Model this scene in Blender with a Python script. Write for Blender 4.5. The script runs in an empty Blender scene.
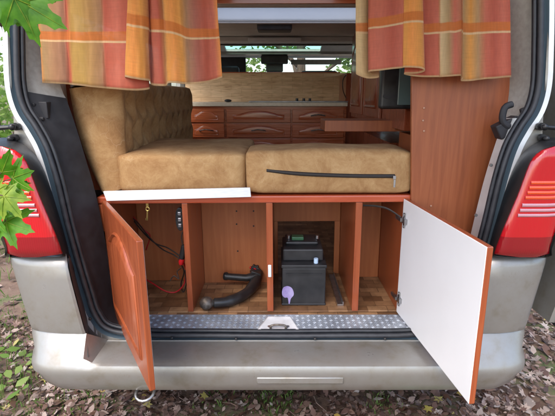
import bpy, bmesh, math, random
from mathutils import Vector, Matrix
from mathutils.noise import noise as pnoise
R = math.radians
sc = bpy.context.scene
col = sc.collection
rnd = random.Random(11)

# ------------------------------------------------------------------ camera
F, CX, CY, HC, PITCH = 440.0, 277.5, 208.0, 1.44, math.atan(112/440.0)
SP, CP = math.sin(PITCH), math.cos(PITCH)
XC = 0.003                                   # centre line of the van
def ray(px, py):
    u = (px-CX)/F; d = (py-CY)/F
    return Vector((u, CP-d*SP, -SP-d*CP))
def at(px, py, Y):                           # measured pixel -> point on the plane at depth Y
    r = ray(px, py); return Vector((0, 0, HC)) + r*(Y/r.y)
def atz(px, py, z):
    r = ray(px, py); return Vector((0, 0, HC)) + r*((z-HC)/r.z)
def mx(px): return 2*278.5-px                # the van is symmetrical about this column
cam = bpy.data.cameras.new('camera'); camo = bpy.data.objects.new('camera', cam); col.objects.link(camo)
cam.sensor_width = 36; cam.lens = 36*F/555.0; cam.clip_start = 0.05; cam.clip_end = 600
camo.location = (0, 0, HC); camo.rotation_euler = (math.pi/2-PITCH, 0, 0)
sc.camera = camo

# ------------------------------------------------------------------ world, sun
w = bpy.data.worlds.new('World'); sc.world = w; w.use_nodes = True
nt = w.node_tree; bg = nt.nodes['Background']
sky = nt.nodes.new('ShaderNodeTexSky'); sky.sky_type = 'NISHITA'; sky.sun_disc = False
SUN_EL, SUN_AZ = R(54), R(208)              # azimuth clockwise from +Y
sky.sun_elevation = SUN_EL; sky.sun_rotation = SUN_AZ; sky.dust_density = 3.0; sky.ozone_density = .6
nt.links.new(sky.outputs[0], bg.inputs[0]); bg.inputs[1].default_value = 0.15
sl = bpy.data.lights.new('sun', 'SUN'); sl.energy = .62; sl.angle = R(40); sl.color = (1, .97, .92)
so = bpy.data.objects.new('sun', sl); col.objects.link(so)
sd = Vector((math.sin(SUN_AZ)*math.cos(SUN_EL), math.cos(SUN_AZ)*math.cos(SUN_EL), math.sin(SUN_EL)))
so.rotation_euler = sd.to_track_quat('Z', 'Y').to_euler(); so.location = sd*20
sc.view_settings.view_transform = 'Standard'; sc.view_settings.look = 'None'
sc.view_settings.exposure = 1.7; sc.view_settings.gamma = 1
sc.render.engine = 'CYCLES'
sc.cycles.max_bounces = 8; sc.cycles.transparent_max_bounces = 16
sc.cycles.use_denoising = True

# ------------------------------------------------------------------ materials
def mat(name, base=(.5,.5,.5), rough=.6, metal=0, coat=0, spec=.5):
    m = bpy.data.materials.new(name); m.use_nodes = True
    b = m.node_tree.nodes['Principled BSDF']
    b.inputs['Base Color'].default_value = (*base, 1); b.inputs['Roughness'].default_value = rough
    b.inputs['Metallic'].default_value = metal; b.inputs['Coat Weight'].default_value = coat
    b.inputs['Coat Roughness'].default_value = .12
    b.inputs['Specular IOR Level'].default_value = spec
    return m
def N(m, t): return m.node_tree.nodes.new(t)
def L(m, a, b): m.node_tree.links.new(a, b)
def bsdf(m): return m.node_tree.nodes['Principled BSDF']
def ramp(m, stops, interp='LINEAR'):
    r = N(m, 'ShaderNodeValToRGB'); cr = r.color_ramp; cr.interpolation = interp
    while len(cr.elements) > 1: cr.elements.remove(cr.elements[-1])
    cr.elements[0].position = stops[0][0]; cr.elements[0].color = (*stops[0][1], 1)
    for p, c in stops[1:]:
        e = cr.elements.new(p); e.color = (*c, 1)
    return r
def noisy(m, cols, scale=8, stretch=(1,1,1), detail=5, bump=0, bdist=.002, rough=None, dist=0, lo=.3, hi=.7):
    tc = N(m, 'ShaderNodeTexCoord'); mp = N(m, 'ShaderNodeMapping'); mp.inputs['Scale'].default_value = stretch
    n = N(m, 'ShaderNodeTexNoise'); n.inputs['Scale'].default_value = scale; n.inputs['Detail'].default_value = detail
    n.inputs['Distortion'].default_value = dist
    L(m, tc.outputs['Object'], mp.inputs[0]); L(m, mp.outputs[0], n.inputs[0])
    k = len(cols); r = ramp(m, [(lo+(hi-lo)*i/max(1,k-1), c) for i, c in enumerate(cols)])
    L(m, n.outputs[0], r.inputs[0]); L(m, r.outputs[0], bsdf(m).inputs['Base Color'])
    if rough:
        mr = N(m, 'ShaderNodeMapRange'); mr.inputs[3].default_value = rough[0]; mr.inputs[4].default_value = rough[1]
        L(m, n.outputs[0], mr.inputs[0]); L(m, mr.outputs[0], bsdf(m).inputs['Roughness'])
    if bump:
        b = N(m, 'ShaderNodeBump'); b.inputs['Strength'].default_value = bump; b.inputs['Distance'].default_value = bdist
        L(m, n.outputs[0], b.inputs['Height']); L(m, b.outputs[0], bsdf(m).inputs['Normal'])
    return n, r, mp
M = {}
def wood(name, c0, c1, c2, rough, axis='z', coat=0, sc_=1):
    m = mat(name, c1, rough, coat=coat)
    st = {'z': (22,22,1.3), 'x': (1.3,22,22), 'y': (22,1.3,22)}[axis]
    noisy(m, [c0, c1, c2], 3.0*sc_, st, 6, bump=.15, bdist=.001, dist=.6, lo=.25, hi=.75, rough=(rough-.08, rough+.12))
    M[name] = m
wood('cherry', (.23,.048,.016), (.30,.068,.022), (.36,.092,.03), .34, 'z', coat=.3)
wood('cherry_x', (.33,.05,.016), (.42,.07,.024), (.48,.1,.035), .33, 'x', coat=.4)
wood('cherry_inner', (.33,.10,.03), (.38,.122,.038), (.43,.15,.05), .5, 'z')
wood('cherry_panel', (.24,.066,.024), (.30,.085,.03), (.35,.108,.038), .42, 'z', coat=.1)
wood('mahogany', (.29,.06,.02), (.37,.088,.029), (.44,.12,.04), .26, 'x', coat=.5)
wood('mahogany_z', (.16,.034,.014), (.24,.05,.018), (.31,.075,.025), .28, 'z', coat=.5)
m = mat('white_laminate', (.83,.83,.84), .38); M['white'] = m
noisy(m, [(.79,.79,.8), (.85,.85,.86)], 3, rough=(.3,.5))
m = mat('white_aluminium', (.74,.76,.78), .35); M['strip'] = m
noisy(m, [(.66,.69,.71), (.78,.8,.81)], 30, (1,6,6), 5)
# suede
m = mat('suede', rough=.92); M['suede'] = m
tc = N(m,'ShaderNodeTexCoord')
n1 = N(m,'ShaderNodeTexNoise'); n1.inputs['Scale'].default_value = 8; n1.inputs['Detail'].default_value = 10; n1.inputs['Roughness'].default_value = .78; n1.inputs['Distortion'].default_value = .4
n2 = N(m,'ShaderNodeTexVoronoi'); n2.feature = 'DISTANCE_TO_EDGE'; n2.inputs['Scale'].default_value = 17; n2.inputs['Randomness'].default_value = 1
mp = N(m,'ShaderNodeMapping'); mp.inputs['Scale'].default_value = (1,1.3,1.0)
n3 = N(m,'ShaderNodeTexNoise'); n3.inputs['Scale'].default_value = 5; n3.inputs['Detail'].default_value = 3
mixv = N(m,'ShaderNodeMixRGB'); mixv.inputs[0].default_value = .22
L(m, tc.outputs['Object'], n1.inputs[0]); L(m, tc.outputs['Object'], mp.inputs[0]); L(m, mp.outputs[0], n3.inputs[0])
L(m, mp.outputs[0], mixv.inputs[1]); L(m, n3.outputs['Color'], mixv.inputs[2]); L(m, mixv.outputs[0], n2.inputs[0])
r1 = ramp(m, [(.34,(.27,.135,.05)), (.44,(.34,.185,.074)), (.53,(.4,.235,.1)), (.62,(.46,.29,.135)), (.72,(.58,.42,.23))])
L(m, n1.outputs[0], r1.inputs[0])
r2 = ramp(m, [(0,(.72,.58,.38)), (.012,(.6,.42,.22)), (.03,(0,0,0))]); L(m, n2.outputs[0], r2.inputs[0])
msk = N(m,'ShaderNodeTexNoise'); msk.inputs['Scale'].default_value = 3.5; L(m, tc.outputs['Object'], msk.inputs[0])
mk = ramp(m, [(.5,(0,0,0)), (.62,(.7,.7,.7))]); L(m, msk.outputs[0], mk.inputs[0])
edge = ramp(m, [(0,(.55,.55,.55)), (.012,(0,0,0))]); L(m, n2.outputs[0], edge.inputs[0])
mul = N(m,'ShaderNodeMath'); mul.operation = 'MULTIPLY'; L(m, mk.outputs[0], mul.inputs[0]); L(m, edge.outputs[0], mul.inputs[1])
mx1 = N(m,'ShaderNodeMixRGB'); L(m, mul.outputs[0], mx1.inputs[0]); L(m, r1.outputs[0], mx1.inputs[1]); mx1.inputs[2].default_value = (.55,.41,.25,1)
L(m, mx1.outputs[0], bsdf(m).inputs['Base Color'])
bp = N(m,'ShaderNodeBump'); bp.inputs['Strength'].default_value = .35; bp.inputs['Distance'].default_value = .003
L(m, n1.outputs[0], bp.inputs['Height']); L(m, bp.outputs[0], bsdf(m).inputs['Normal'])
# metallic silver paint with road dust
m = mat('silver_paint', (.5,.49,.46), .4, metal=.5, coat=.35); M['silver'] = m
tc = N(m,'ShaderNodeTexCoord'); n1 = N(m,'ShaderNodeTexNoise'); n1.inputs['Scale'].default_value = 11; n1.inputs['Detail'].default_value = 7; n1.inputs['Roughness'].default_value = .6
L(m, tc.outputs['Object'], n1.inputs[0])
r1 = ramp(m, [(.35,(.30,.298,.288)), (.55,(.275,.266,.245)), (.72,(.22,.2,.165))]); L(m, n1.outputs[0], r1.inputs[0])
nd = N(m,'ShaderNodeTexNoise'); nd.inputs['Scale'].default_value = 90; nd.inputs['Detail'].default_value = 4; nd.inputs['Roughness'].default_value = .8; L(m, tc.outputs['Object'], nd.inputs[0])
rd = ramp(m, [(.58,(0,0,0)), (.72,(.55,.55,.55))]); L(m, nd.outputs[0], rd.inputs[0])
nb = N(m,'ShaderNodeTexNoise'); nb.inputs['Scale'].default_value = 4; L(m, tc.outputs['Object'], nb.inputs[0]); rb_ = ramp(m, [(.42,(0,0,0)), (.6,(1,1,1))]); L(m, nb.outputs[0], rb_.inputs[0])
mm = N(m,'ShaderNodeMath'); mm.operation = 'MULTIPLY'; L(m, rd.outputs[0], mm.inputs[0]); L(m, rb_.outputs[0], mm.inputs[1])
md = N(m,'ShaderNodeMixRGB'); L(m, mm.outputs[0], md.inputs[0]); L(m, r1.outputs[0], md.inputs[1]); md.inputs[2].default_value = (.2,.16,.12,1); L(m, md.outputs[0], bsdf(m).inputs['Base Color'])
mr = N(m,'ShaderNodeMapRange'); mr.inputs[1].default_value = .3; mr.inputs[2].default_value = .75; mr.inputs[3].default_value = .27; mr.inputs[4].default_value = .5
L(m, n1.outputs[0], mr.inputs[0]); L(m, mr.outputs[0], bsdf(m).inputs['Roughness'])
m = mat('inner_paint', (.52,.53,.53), .38, metal=.35, coat=.3); M['innerpaint'] = m
noisy(m, [(.55,.56,.56), (.66,.67,.67)], 14)
m = mat('rim_sky_tint', (.11,.16,.2), .3, metal=.4, coat=.5); M['rim'] = m  # bluish tone is the sky's reflection put into the colour
m = mat('rubber', (.022,.024,.03), .5); M['rubber'] = m; noisy(m, [(.016,.018,.024), (.032,.035,.042)], 30, rough=(.35,.6))
m = mat('black_trim', (.02,.021,.026), .6); M['trim'] = m; noisy(m, [(.014,.014,.018), (.028,.029,.035)], 26, bump=.2, rough=(.5,.75))
m = mat('grey_plastic', (.09,.085,.08), .5); M['darkside'] = m; noisy(m, [(.04,.041,.044), (.075,.076,.08)], 18, rough=(.4,.65))
m = mat('grey_carpet', (.14,.135,.125), .95); M['carpet'] = m; noisy(m, [(.3,.29,.27), (.38,.37,.35)], 60, bump=.4)
m = mat('headliner', (.2,.18,.165), .9); M['liner'] = m; noisy(m, [(.56,.54,.52), (.64,.62,.6)], 12)
m = mat('black_plastic', (.014,.014,.016), .33); M['black'] = m; noisy(m, [(.01,.01,.011), (.022,.022,.024)], 40, rough=(.25,.5))
m = mat('battery_plastic', (.03,.03,.034), .48); M['battery'] = m; noisy(m, [(.009,.010,.012), (.028,.028,.031)], 16, rough=(.35,.65))
m = mat('hook_grey', (.07,.072,.08), .4); M['hookgrey'] = m
m = mat('steel', (.45,.45,.46), .33, metal=1); M['steel'] = m; noisy(m, [(.32,.32,.33), (.52,.52,.53)], 30, rough=(.25,.5))
m = mat('galvanised', (.62,.64,.67), .34, metal=.35); M['galv'] = m; noisy(m, [(.66,.68,.71), (.85,.87,.9)], 25, rough=(.25,.45))
m = mat('checker_aluminium', (.5,.53,.57), .36, metal=.4); M['checker'] = m; noisy(m, [(.26,.3,.36), (.5,.55,.62)], 9, rough=(.28,.55))
m = mat('brass', (.55,.38,.12), .35, metal=1); M['brass'] = m
m = mat('worn_steel', (.25,.2,.15), .5, metal=.8); M['worn'] = m; noisy(m, [(.09,.065,.05), (.24,.22,.2)], 60)
m = mat('red_plastic', (.55,.01,.015), .35); M['redp'] = m
m = mat('red_cable', (.4,.01,.015), .45); M['redcable'] = m
m = mat('green_plastic', (.03,.11,.05), .4); M['greenp'] = m
m = mat('pale_blue_cap', (.45,.6,.8), .4); M['bluecap'] = m
m = mat('purple_sticker', (.3,.24,.5), .5); M['sticker'] = m; noisy(m, [(.24,.18,.44), (.42,.37,.6)], 30)
m = mat('counter', (.5,.45,.36), .3); M['counter'] = m; noisy(m, [(.62,.52,.38), (.74,.63,.47)], 40)
M['screwcap'] = mat('screw_cap_beige', (.45,.24,.15), .5)
m = mat('zip_black', (.02,.015,.013), .6); M['zip'] = m
# tail light lens
def lens(name, c, ribs=260):
    m = mat(name, c, .16, coat=1.0); M[name] = m
    tc = N(m,'ShaderNodeTexCoord'); wv = N(m,'ShaderNodeTexWave'); wv.bands_direction = 'X'; wv.inputs['Scale'].default_value = ribs/6.28
    bp = N(m,'ShaderNodeBump'); bp.inputs['Strength'].default_value = .25; bp.inputs['Distance'].default_value = .001
    L(m, tc.outputs['Object'], wv.inputs[0]); L(m, wv.outputs[0], bp.inputs['Height']); L(m, bp.outputs[0], bsdf(m).inputs['Normal'])
    bsdf(m).inputs['Subsurface Weight'].default_value = .0
lens('lens_red', (.47,.005,.011)); lens('lens_dark', (.24,.002,.008)); lens('lens_orange', (.75,.075,.012)); lens('lens_white', (.5,.24,.27))
# glass
def glass(name, tint, refl=.12):
    m = bpy.data.materials.new(name); m.use_nodes = True; t = m.node_tree; t.nodes.clear()
    o = t.nodes.new('ShaderNodeOutputMaterial'); tr = t.nodes.new('ShaderNodeBsdfTransparent'); gl = t.nodes.new('ShaderNodeBsdfGlossy')
    mi = t.nodes.new('ShaderNodeMixShader'); tr.inputs[0].default_value = (*tint, 1); gl.inputs['Roughness'].default_value = .03
    mi.inputs[0].default_value = refl; t.links.new(tr.outputs[0], mi.inputs[1]); t.links.new(gl.outputs[0], mi.inputs[2]); t.links.new(mi.outputs[0], o.inputs[0])
    M[name] = m; return m
glass('glass', (.95,.97,.96), .06); glass('glass_green', (.45,.72,.6), .08)
m = bpy.data.materials.new('frosted_acrylic'); m.use_nodes = True; t = m.node_tree; t.nodes.clear()
o = t.nodes.new('ShaderNodeOutputMaterial'); a = t.nodes.new('ShaderNodeBsdfTranslucent'); b = t.nodes.new('ShaderNodeBsdfDiffuse'); mi = t.nodes.new('ShaderNodeMixShader')
a.inputs[0].default_value = (.5,.53,.57,1); b.inputs[0].default_value = (.5,.55,.6,1); mi.inputs[0].default_value = .75
tp = t.nodes.new('ShaderNodeBsdfTransparent'); tp.inputs[0].default_value = (.5,.54,.6,1); m3 = t.nodes.new('ShaderNodeMixShader'); m3.inputs[0].default_value = .6
t.links.new(b.outputs[0], mi.inputs[1]); t.links.new(a.outputs[0], mi.inputs[2]); t.links.new(mi.outputs[0], m3.inputs[1]); t.links.new(tp.outputs[0], m3.inputs[2]); t.links.new(m3.outputs[0], o.inputs[0]); M['acrylic'] = m
# leafy materials
def leafmat(name, cols, trans=.35, scale=6, rough=.5):
    m = mat(name, cols[0], rough); M[name] = m
    geo = N(m,'ShaderNodeNewGeometry'); r = ramp(m, [(i/max(1,len(cols)-1), c) for i, c in enumerate(cols)])
    L(m, geo.outputs['Random Per Island'], r.inputs[0]); L(m, r.outputs[0], bsdf(m).inputs['Base Color'])
    tl = N(m,'ShaderNodeBsdfTranslucent'); mi = N(m,'ShaderNodeMixShader'); mi.inputs[0].default_value = trans
    out = m.node_tree.nodes['Material Output']
    L(m, r.outputs[0], tl.inputs[0]); L(m, bsdf(m).outputs[0], mi.inputs[1]); L(m, tl.outputs[0], mi.inputs[2]); L(m, mi.outputs[0], out.inputs[0])
    return m
leafmat('foliage', [(.05,.11,.02), (.08,.17,.035), (.13,.24,.05), (.06,.13,.03)], .45)
leafmat('foliage_light', [(.16,.3,.05), (.26,.4,.09), (.34,.46,.14)], .6)
leafmat('maple', [(.09,.27,.012), (.12,.33,.018), (.2,.38,.03)], .5)
leafmat('maple_yellow', [(.3,.42,.05)], .5)
for q in ('maple', 'maple_yellow'):
    m = M[q]; rp = [n for n in m.node_tree.nodes if n.type == 'VALTORGB'][0]; tc = N(m,'ShaderNodeTexCoord'); nz = N(m,'ShaderNodeTexNoise'); nz.inputs['Scale'].default_value = 55; nz.inputs['Detail'].default_value = 5
    L(m, tc.outputs['Object'], nz.inputs[0]); c_ = ramp(m, [(.35,(.6,.75,.5)), (.6,(1.1,1.1,1.0)), (.75,(1.6,1.25,.9))]); L(m, nz.outputs[0], c_.inputs[0])
    mu = N(m,'ShaderNodeMixRGB'); mu.blend_type = 'MULTIPLY'; mu.inputs[0].default_value = 1
    tgt = [l.to_socket for l in rp.outputs[0].links]; L(m, rp.outputs[0], mu.inputs[1]); L(m, c_.outputs[0], mu.inputs[2])
    for t_ in tgt: L(m, mu.outputs[0], t_)
leafmat('litter', [(.07,.035,.022), (.11,.055,.035), (.15,.085,.06), (.22,.14,.11), (.3,.22,.18), (.08,.04,.03), (.17,.1,.08), (.05,.027,.018)], .12)
leafmat('litter_pale', [(.33,.245,.2), (.42,.34,.29), (.26,.17,.13), (.48,.41,.37), (.2,.13,.09), (.36,.26,.22)], .15)
leafmat('litter_yellow', [(.36,.3,.07), (.4,.34,.12), (.36,.24,.06)], .25)
leafmat('grass', [(.09,.17,.035), (.14,.24,.05), (.2,.3,.09)], .4)
m = mat('bark', (.1,.07,.05), .9); M['bark'] = m; noisy(m, [(.06,.045,.03), (.16,.12,.09)], 6, (3,3,.6), bump=.6, bdist=.02)
m = mat('twig', (.11,.07,.04), .8); M['twig'] = m
m = mat('soil', (.09,.055,.035), .95); M['soil'] = m
n_, r_, mp_ = noisy(m, [(.045,.028,.018), (.1,.06,.038), (.17,.11,.08), (.1,.12,.045), (.12,.17,.05)], 2.2, detail=12, bump=.7, bdist=.03)
n_.inputs['Roughness'].default_value = .7
# backsplash: pale split-wood pattern
m = mat('split_wood', rough=.55); M['splash'] = m
tc = N(m,'ShaderNodeTexCoord'); mp = N(m,'ShaderNodeMapping'); mp.inputs['Scale'].default_value = (1,1,1); mp.inputs['Rotation'].default_value = (R(90),0,0)
bk = N(m,'ShaderNodeTexBrick'); bk.inputs['Scale'].default_value = 6; bk.inputs['Color1'].default_value = (.62,.42,.24,1); bk.inputs['Color2'].default_value = (.7,.5,.3,1); bk.inputs['Mortar'].default_value = (.36,.21,.1,1)
bk.inputs['Mortar Size'].default_value = .005; bk.inputs['Brick Width'].default_value = 1.1; bk.inputs['Row Height'].default_value = .21
nz = N(m,'ShaderNodeTexNoise'); nz.inputs['Scale'].default_value = 5; nz.inputs['Detail'].default_value = 8
mpz = N(m,'ShaderNodeMapping'); mpz.inputs['Scale'].default_value = (1.2,1,9)
mxx = N(m,'ShaderNodeMixRGB'); mxx.blend_type = 'MULTIPLY'; mxx.inputs[0].default_value = .8
nz.inputs['Distortion'].default_value = 1.6
rr = ramp(m, [(.28,(.5,.38,.28)), (.4,(.85,.76,.66)), (.55,(1.0,.95,.9)), (.72,(1.25,1.2,1.1))])
L(m, tc.outputs['Object'], mp.inputs[0]); L(m, mp.outputs[0], bk.inputs[0]); L(m, tc.outputs['Object'], mpz.inputs[0]); L(m, mpz.outputs[0], nz.inputs[0])
L(m, nz.outputs[0], rr.inputs[0]); L(m, bk.outputs[0], mxx.inputs[1]); L(m, rr.outputs[0], mxx.inputs[2]); L(m, mxx.outputs[0], bsdf(m).inputs['Base Color'])
# vinyl floor: small parquet look
m = mat('vinyl_parquet', rough=.45); M['vinyl'] = m
tc = N(m,'ShaderNodeTexCoord'); bk = N(m,'ShaderNodeTexBrick'); bk.inputs['Scale'].default_value = 8
bk.inputs['Color1'].default_value = (.17,.085,.04,1); bk.inputs['Color2'].default_value = (.42,.25,.13,1); bk.inputs['Mortar'].default_value = (.13,.07,.035,1)
bk.inputs['Mortar Size'].default_value = .012; bk.inputs['Brick Width'].default_value = .7; bk.inputs['Row Height'].default_value = .38
nz = N(m,'ShaderNodeTexNoise'); nz.inputs['Scale'].default_value = 12; nz.inputs['Detail'].default_value = 6
mxx = N(m,'ShaderNodeMixRGB'); mxx.blend_type = 'MULTIPLY'; mxx.inputs[0].default_value = .7; nz.inputs['Scale'].default_value = 9; nz.inputs['Detail'].default_value = 9; nz.inputs['Roughness'].default_value = .7; rr = ramp(m, [(.36,(.35,.3,.26)), (.5,(.85,.8,.75)), (.68,(1.3,1.25,1.2))])
L(m, tc.outputs['Object'], bk.inputs[0]); L(m, tc.outputs['Object'], nz.inputs[0]); L(m, nz.outputs[0], rr.inputs[0]); L(m, bk.outputs[0], mxx.inputs[1]); L(m, rr.outputs[0], mxx.inputs[2])
L(m, mxx.outputs[0], bsdf(m).inputs['Base Color'])

# ------------------------------------------------------------------ object helpers
def tag(o, label=None, cat=None, group=None, kind=None):
    if label: o['label'] = label
    if cat: o['category'] = cat
    if group: o['group'] = group
    if kind: o['kind'] = kind
    return o
def empty(name, loc, label, cat, group=None):
    o = bpy.data.objects.new(name, None); col.objects.link(o); o.location = loc; o.empty_display_size = .1
    return tag(o, label, cat, group)
def put(name, bm, m, parent=None, smooth=False, bevel=0, sub=0, seg=2, world=True, angle=40):
    me = bpy.data.meshes.new(name); bmesh.ops.recalc_face_normals(bm, faces=bm.faces[:]) if sub != -1 else None
    bm.to_mesh(me); bm.free()
    o = bpy.data.objects.new(name, me); col.objects.link(o)
    ms = m if isinstance(m, (list, tuple)) else [m]
    for q in ms: me.materials.append(M[q])
    if parent is not None:
        o.parent = parent
        if world: me.transform(Matrix.Translation(-world_loc(parent)))
    if bevel:
        b = o.modifiers.new('bevel', 'BEVEL'); b.width = bevel; b.segments = seg; b.limit_method = 'ANGLE'; b.angle_limit = R(35)
    if sub > 0:
        s = o.modifiers.new('sub', 'SUBSURF'); s.levels = sub; s.render_levels = sub
    if smooth:
        for p in me.polygons: p.use_smooth = True
        if smooth == 'auto':
            me.set_sharp_from_angle(angle=R(angle))
    return o
def world_loc(o):
    v = Vector(o.location); p = o.parent
    while p is not None: v += Vector(p.location); p = p.parent
    return v
def B(): return bmesh.new()
def box(bm, x0, x1, y0, y1, z0, z1, mi=0):
    vs = [bm.verts.new((x, y, z)) for x in (x0, x1) for y in (y0, y1) for z in (z0, z1)]
    for f in ((0,1,3,2),(4,6,7,5),(0,4,5,1),(2,3,7,6),(0,2,6,4),(1,5,7,3)):
        fc = bm.faces.new([vs[i] for i in f]); fc.material_index = mi
    return vs
def boxc(bm, c, s, rot=None, mi=0):
    vs = box(bm, -s[0]/2, s[0]/2, -s[1]/2, s[1]/2, -s[2]/2, s[2]/2, mi)
    for v in vs:
        if rot: v.co = rot @ v.co
        v.co += Vector(c)
def tube(bm, pts, rad, n=8, caps=True, mi=0, closed=False):
    pts = [Vector(p) for p in pts]; k = len(pts)
    rad = rad if isinstance(rad, (list, tuple)) else [rad]*k
    prev = None; rings = []
    for i, p in enumerate(pts):
        if closed: t = pts[(i+1) % k]-pts[i-1]
        else: t = pts[min(i+1, k-1)]-pts[max(i-1, 0)]
        t.normalize()
        if prev is None:
            a = Vector((0,0,1)) if abs(t.z) < .9 else Vector((1,0,0)); u = t.cross(a).normalized()
        else:
            u = prev-t*prev.dot(t); u.normalize()
        prev = u; v = t.cross(u)
        rings.append([bm.verts.new(p+(u*math.cos(2*math.pi*j/n)+v*math.sin(2*math.pi*j/n))*rad[i]) for j in range(n)])
    for i in range(k if closed else k-1):
        a, b = rings[i], rings[(i+1) % k]
        for j in range(n):
            f = bm.faces.new((a[j], a[(j+1) % n], b[(j+1) % n], b[j])); f.material_index = mi
    if caps and not closed:
        for r_ in (rings[0], rings[-1]):
            f = bm.faces.new(r_); f.material_index = mi
def smoothpath(pts, per=6, closed=False):
    pts = [Vector(p) for p in pts]; out = []; k = len(pts)
    for i in range(k if closed else k-1):
        if closed: p0, p1, p2, p3 = pts[i-1], pts[i], pts[(i+1) % k], pts[(i+2) % k]
        else: p0, p1, p2, p3 = pts[max(i-1,0)], pts[i], pts[i+1], pts[min(i+2,k-1)]
        for j in range(per):
            t = j/per
            out.append(.5*((2*p1)+(-p0+p2)*t+(2*p0-5*p1+4*p2-p3)*t*t+(-p0+3*p1-3*p2+p3)*t**3))
    if not closed: out.append(pts[-1])
    return out
def sphere(bm, c, r_, mi=0, u=14, v=9, s=(1,1,1)):
    g = bmesh.ops.create_uvsphere(bm, u_segments=u, v_segments=v, radius=r_)
    for q in g['verts']: q.co = Vector((q.co.x*s[0], q.co.y*s[1], q.co.z*s[2]))+Vector(c)
    for q in g['verts']:
        for f in q.link_faces: f.material_index = mi
def strip(bm, rows, mi=0, close=False):
    g = [[bm.verts.new(p) for p in r_] for r_ in rows]
    for i in range(len(g)-1):
        for j in range(len(g[0])-1):
            f = bm.faces.new((g[i][j], g[i][j+1], g[i+1][j+1], g[i+1][j])); f.material_index = mi
    return g
def prism(bm, poly, off, mi=0):
    a = [bm.verts.new(p) for p in poly]; b = [bm.verts.new(Vector(p)+Vector(off)) for p in poly]
    n = len(a)
    f = bm.faces.new(a); f.material_index = mi; f = bm.faces.new(b[::-1]); f.material_index = mi
    for i in range(n):
        f = bm.faces.new((a[i], b[i], b[(i+1) % n], a[(i+1) % n])); f.material_index = mi
def inset(poly, d):                          # 2-D inset of a counter-clockwise outline
    n = len(poly); out = []
    for i in range(n):
        a, b, c = Vector(poly[i-1]), Vector(poly[i]), Vector(poly[(i+1) % n])
        e1 = (b-a).normalized(); e2 = (c-b).normalized(); n1 = Vector((-e1.y, e1.x)); n2 = Vector((-e2.y, e2.x))
        k = (n1+n2); k = k/max(.35, k.dot(n1)) if k.length > 1e-6 else n1
        out.append(b+k*d)
    return out
def cathedral(x0, x1, z0, z1, rise, n=14):
    """panel outline with an arched top, counter-clockwise in (x,z)"""
    pts = [(x0, z0), (x1, z0), (x1, z1-rise)]
    W = x1-x0; cx = (x0+x1)/2
    sh = W*.14
    for i in range(n+1):
        t = i/n; x = x1-sh-(W-2*sh)*t; s = math.sin(math.pi*t)
        z = z1-rise+rise*(.22+.78*s**.8)
        pts.append((x, z))
    pts.append((x0, z1-rise))
    return pts
def raised(bm, outline, yface, sgn=-1, k=1.0, mi=0):
    """routed and raised panel on a door face lying in the plane y = yface; sgn -1 means it faces -y"""
    prof = [(0, .0006), (.003*k, .0045*k), (.007*k, .0062*k), (.012*k, .003*k), (.015*k, -.0016*k+.0012), (.019*k, .0012), (.036*k, .0075*k), (.040*k, .008*k)]
    rings = []
    for d, h in prof:
        rings.append([bm.verts.new((p[0], yface+sgn*h, p[1])) for p in inset(outline, d)])
    n = len(outline)
    for a, b in zip(rings, rings[1:]):
        for i in range(n):
            f = bm.faces.new((a[i], a[(i+1) % n], b[(i+1) % n], b[i])); f.material_index = mi
    c = bm.faces.new(rings[-1]); c.material_index = mi
    bmesh.ops.triangulate(bm, faces=[c])

# ------------------------------------------------------------------ ground
def gh(x, y): return .035*pnoise(Vector((x*.5, y*.5, 0)))+.012*pnoise(Vector((x*2.3, y*2.3, 4)))
bm = B()
xs = [-150,-80,-40,-20,-12,-8,-6]+[-5+.25*i for i in range(41)]+[6,8,12,20,40,80,150]
ys = [-60,-30,-12,-6,-3]+[-2+.25*i for i in range(65)]+[16,18,22,30,45,70,120,220]
strip(bm, [[(x, y, gh(x, y) if abs(x) < 8 and -6 < y < 20 else 0) for x in xs] for y in ys])
tag(put('ground', bm, 'soil', smooth=True), kind='structure')

def leafblade(bm, c, size, nrm, ang, mi=0, pts=None, curl=.15):
    z = Vector(nrm).normalized(); a = Vector((math.cos(ang), math.sin(ang), 0)); u = (a-z*a.dot(z)).normalized(); v = z.cross(u)
    pts = pts or [(-.5,0),(-.2,.26),(.12,.22),(.5,0),(.12,-.22),(-.2,-.26)]
    vs = [bm.verts.new(Vector(c)+u*p[0]*size+v*p[1]*size+z*(curl*size*(p[1]**2*4+p[0]**2*.8))) for p in pts]
    f = bm.faces.new(vs); f.material_index = mi
STAR = []
for i, (a, r_) in enumerate([(0,.55),(16,.28),(34,.34),(52,.5),(68,.25),(88,.3),(108,.4),(140,.2),(175,.12),(185,.12),(220,.2),(252,.4),(272,.3),(292,.25),(308,.5),(326,.34),(344,.28)]):
    STAR.append((r_*math.cos(R(a)), r_*math.sin(R(a))))
def leaf_star(bm, c, size, nrm, ang, mi=0, curl=.2):
    z = Vector(nrm).normalized(); a = Vector((math.cos(ang), math.sin(ang), 0)); u = (a-z*a.dot(z)).normalized(); v = z.cross(u)
    k = rnd.uniform(-.6, 1)
    def q(p): return Vector(c)+u*p[0]*size+v*p[1]*size+z*(curl*k*size*(p[1]**2*3+p[0]**2*1.5))
    ctr = bm.verts.new(q((0,0))); vs = [bm.verts.new(q(p)) for p in STAR]
    for i in range(len(vs)):
        f = bm.faces.new((ctr, vs[i], vs[(i+1) % len(vs)])); f.material_index = mi
bm = B(); bmp = B()
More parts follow.
